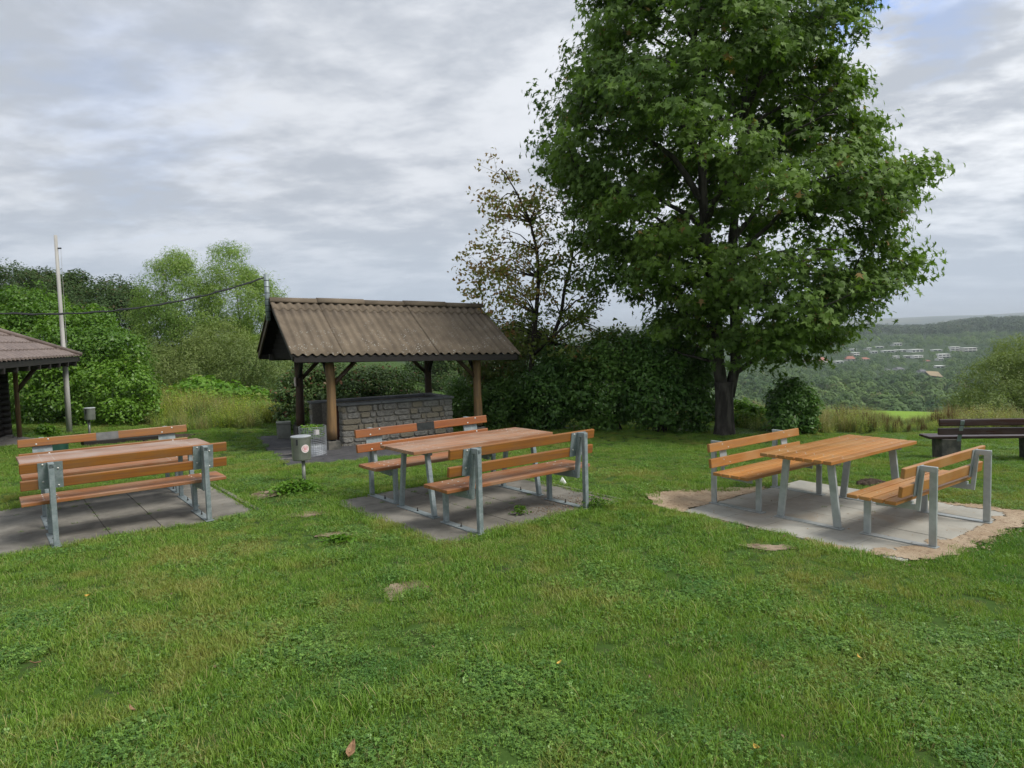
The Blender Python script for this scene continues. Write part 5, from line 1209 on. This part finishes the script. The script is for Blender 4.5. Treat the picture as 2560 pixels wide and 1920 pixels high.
# ------------------------------------------------------------------ valley: houses, fields, woods
def village():
    zr = lambda x, y: (1940 + x / 4.424, 820 + y / 4.424); out = []
    white = plain('white_render', (.72, .72, .69), rough=.7); cream = plain('cream_render', (.55, .52, .45), rough=.7); red = plain('clay_tiles', (.30, .12, .08), rough=.8); grey = plain('grey_tiles', (.13, .13, .14), rough=.8); glass = plain('dark_glazing', (.05, .06, .07), rough=.2)
    # x, y(base), width px, height px in the enlarged view; style f flat / r red gable / g grey gable; storeys
    H = [(1350, 196, 105, 32, 'f', 1, 'highest white flat-roofed villa below the wooded hill'), (1150, 222, 78, 20, 'f', 1, 'long low white house just left of the highest villa'), (1035, 244, 42, 30, 'f', 1, 'small white cube house at the tip of the maple branch'),
         (1092, 280, 60, 26, 'f', 1, 'white flat-roofed house below the small cube house'), (1250, 270, 120, 24, 'f', 1, 'wide low white house below the highest villa'), (1395, 262, 110, 24, 'f', 1, 'low white house in the centre of the terrace row'),
         (1568, 266, 145, 32, 'f', 1, 'longest white flat-roofed house of the terrace row'), (1790, 256, 90, 20, 'f', 1, 'low pale house between the longest house and the white block'), (1982, 258, 92, 52, 'f', 3, 'three-storey white block beside the willow bush'),
         (2150, 262, 140, 46, 'f', 2, 'cream stepped block partly behind the willow bush'), (1860, 330, 135, 44, 'f', 2, 'large white balcony block in the middle of the slope'), (1825, 362, 50, 30, 'f', 1, 'white annex under the balcony block'),
         (1575, 336, 100, 36, 'f', 2, 'white two-storey flat-roofed house left of the balcony block'), (1460, 332, 44, 28, 'f', 1, 'tiny white house left of the two-storey one'), (1336, 342, 50, 34, 'f', 2, 'small white house alone among the trees mid slope'),
         (890, 308, 78, 40, 'f', 2, 'grey-white house under the maple branch'), (860, 252, 64, 22, 'f', 1, 'pale house directly below the drooping maple branch'), (708, 390, 90, 26, 'f', 1, 'low white house right of the red roofs'),
         (830, 364, 100, 54, 'r', 1, 'cream house with bright red gable roof, centre left of the village'), (998, 356, 86, 34, 'r', 1, 'low red-roofed house right of the big red gable'), (530, 384, 100, 62, 'r', 2, 'tall house with dark red roof in the lower village'),
         (378, 380, 96, 60, 'g', 2, 'white house with grey and reddish roof, lower left village'), (290, 388, 90, 48, 'g', 1, 'white gabled house second from the left'), (88, 388, 74, 66, 'g', 2, 'tall white gabled house at the left of the village'),
         (196, 366, 56, 40, 'g', 1, 'small white gabled house near the left end'), (1635, 494, 66, 38, 'g', 2, 'white gabled house beside the small stubble field'), (1385, 466, 80, 36, 'g', 1, 'grey-roofed house among trees below the village'),
         (1255, 474, 50, 26, 'g', 1, 'small grey-roofed house half hidden in trees'), (1820, 440, 90, 24, 'f', 1, 'pale flat-roofed house low on the right slope'), (1690, 372, 40, 22, 'r', 1, 'tiny red-roofed house below the two-storey white one')]
    for i, (x, y, w_, h, st, fl, lab) in enumerate(H):
        px, py = zr(x, y); g = onground(px, py, 500, 1800)
        Y = g[1]; w = w_ / 4.424 / F * Y; hh = h / 4.424 / F * Y; D = max(8, w * .6); rnd = random.Random(i)
        root = empty('house', (g[0], g[1], g[2] - .5), rnd.uniform(-.25, .35), label=lab, cat='house', group='village houses on the far slope')
        wm = cream if st == 'f' and i in (9, 15) or st == 'r' else white; wall_h = hh if st == 'f' else hh * .5
        MB().box(-w / 2, w / 2, 0, D, -3, wall_h).build('wall', wm, root)
        if st == 'f':
            MB().box(-w / 2 - .5, w / 2 + .5, -.8, D + .5, wall_h, wall_h + .35).build('roof', white, root)
        else:
            r_ = MB().add([(-w / 2 - .5, -.6, wall_h), (w / 2 + .5, -.6, wall_h), (w / 2 + .5, D + .6, wall_h), (-w / 2 - .5, D + .6, wall_h), (-w / 2 * .55, D / 2, hh * 1.05), (w / 2 * .55, D / 2, hh * 1.05)], [(0, 1, 5, 4), (2, 3, 4, 5), (1, 2, 5), (3, 0, 4), (3, 2, 1, 0)])
            r_.build('roof', red if st == 'r' else grey, root)
        nw = max(2, int(w / 4.5))
        for f in range(fl):
            z0 = wall_h * (f + .25) / fl; z1 = wall_h * (f + .72) / fl
            for k in range(nw):
                if st == 'f': a = -w / 2 + w * (k + .12) / nw; b = -w / 2 + w * (k + .86) / nw
                else: a = -w / 2 + w * (k + .3) / nw; b = -w / 2 + w * (k + .7) / nw
                MB().box(a, b, -.06, .02, z0, z1).build('window', glass, root)
            if st == 'f' and fl > 1: MB().box(-w / 2 - .2, w / 2 + .2, -1.4, -.08, z1 + .1 if f < fl - 1 else z0 - .5, z1 + .5 if f < fl - 1 else z0 - .1).build('balcony', white, root)
        out.append((math.atan2(g[0], g[1]), math.hypot(g[0], g[1]), w / math.hypot(g[0], g[1])))
    return out
HS = village()
def field(px, lab, mat):
    gs = [onground(x, y, 60, 2200) for x, y in px]; c = np.mean(gs, 0); V = [(p[0], p[1], float(hgt(p[0], p[1])) + 1.2) for p in gs]
    tag(MB().add(V, [tuple(range(len(V)))]).build('field', mat), kind='structure')
stub = plain('stubble', (.33, .25, .14), (.27, .21, .12), .95, sc=.02, kind='World')
F1 = [(1935, 862), (1985, 862), (1985, 874), (1935, 874)]; F2 = [(2312, 930), (2345, 932), (2358, 946), (2325, 942)]
def woods():
    rs = np.random.RandomState(12)
    f1 = np.array([onground(*p, 60, 2400)[:2] for p in F1]); f2 = np.array([onground(*p, 60, 2400)[:2] for p in F2])
    def crowns(name, n, r0, r1, a0, a1, hr, cards, size, mat, lab, power=1.0, keepf=None):
        r = np.exp(rs.uniform(math.log(r0), math.log(r1), n)) if power == 0 else (rs.uniform(r0 ** power, r1 ** power, n)) ** (1 / power); az = rs.uniform(a0, a1, n); x = r * np.sin(az); y = r * np.cos(az); h = rs.uniform(*hr, n)
        k = np.ones(n, bool)
        for (ha, hr_, hw) in HS: k &= ~((abs(az - ha) < hw * .5 + h * .28 / r) & (r > hr_ - 85) & (r < hr_ + 12))
        P2 = np.stack([x, y], 1)
        for f_ in (f1, f2):
            fa = np.arctan2(f_[:, 0], f_[:, 1]); fr = np.hypot(f_[:, 0], f_[:, 1]); k &= ~((az > fa.min()) & (az < fa.max()) & (r > fr.min() - 90) & (r < fr.max()))
        if keepf is not None: k &= keepf(r, az, P2)
        r, az, x, y, h = r[k], az[k], x[k], y[k], h[k]; n = len(r); rad = h * rs.uniform(.32, .48, n); z = hgt(x, y) + h * .55
        d = unit(rs.normal(size=(n, cards, 3))); d[..., 2] = np.where(d[..., 2] < -.3, -d[..., 2], d[..., 2]); bump = 1 + .22 * np.sin(d[..., 0] * 5 + r[:, None]) * np.cos(d[..., 1] * 5 + az[:, None] * 99) + rs.normal(size=(n, cards)) * .06
        C = np.stack([x, y, z], 1)[:, None]; R3 = np.stack([rad, rad, h * .47], 1)[:, None]; P = (C + d * R3 * bump[..., None]).reshape(-1, 3); Nn = (d + rs.normal(size=d.shape) * .14).reshape(-1, 3)
        tint = (rs.rand(n)[:, None] * .9 + rs.rand(n, cards) * .1).ravel(); sz = np.repeat(rad / 4, cards) * size
        base = np.array([0, 0, 0.]); o = leaves(name, P, Nn, 1.0, T_OVAL * np.array([1.3, 1, .6]), mat, None, 3, rnd=np.clip(tint, 0, 1))
        return o, sz, P
    def go(name, lab, *a, **k):
        o, sz, P = crowns(name, *a, lab, **k)
        # scale every card about its own centre
        V = np.empty(len(o.data.vertices) * 3, np.float32); o.data.vertices.foreach_get('co', V); V = V.reshape(-1, 4, 3); c = V.mean(1, keepdims=True); V = c + (V - c) * sz[:, None, None]; o.data.vertices.foreach_set('co', V.astype(np.float32).ravel()); o.data.update(); tag(o, lab, 'woodland', kind='stuff')
    a0, a1 = .02, .70
    go('valley_wood', 'mixed green wood filling the near valley', 1300, 290, 575, a0, a1, (7, 14), 620, .55, MT['farwood'], power=1.5)
    def vill(r, az, P2):
        v = vnoise(P2[:, 0] / 60, P2[:, 1] / 60); return (r < 720) | (r > 1430) | (v > .16)
    go('slope_trees', 'trees between the village houses on the far slope', 5600, 575, 1480, a0, a1, (5, 9.5), 110, .7, MT['farwood'], power=1.6, keepf=vill)
    go('hill_wood', 'dark wooded hill above the village', 5200, 1400, 2350, a0, a1, (13, 20), 60, .8, MT['hillwood'], power=1.8)
    for f_ in (F1, F2): field(f_, '', stub)
woods()

# ------------------------------------------------------------------ air
def haze():
    M = Mat('haze_air'); M.N.remove(M.b); v = M.nd('ShaderNodeVolumePrincipled'); v.inputs['Color'].default_value = (.80, .88, .97, 1); v.inputs['Density'].default_value = 1.6e-4; v.inputs['Anisotropy'].default_value = 0.2
    M.L.new(v.outputs[0], M.out.inputs['Volume']); E_ = 14600
    tag(MB().box(-E_, E_, -E_, E_, -180, 170).build('haze', M.m), 'thin bluish air over the valley', 'haze', kind='stuff')
haze()
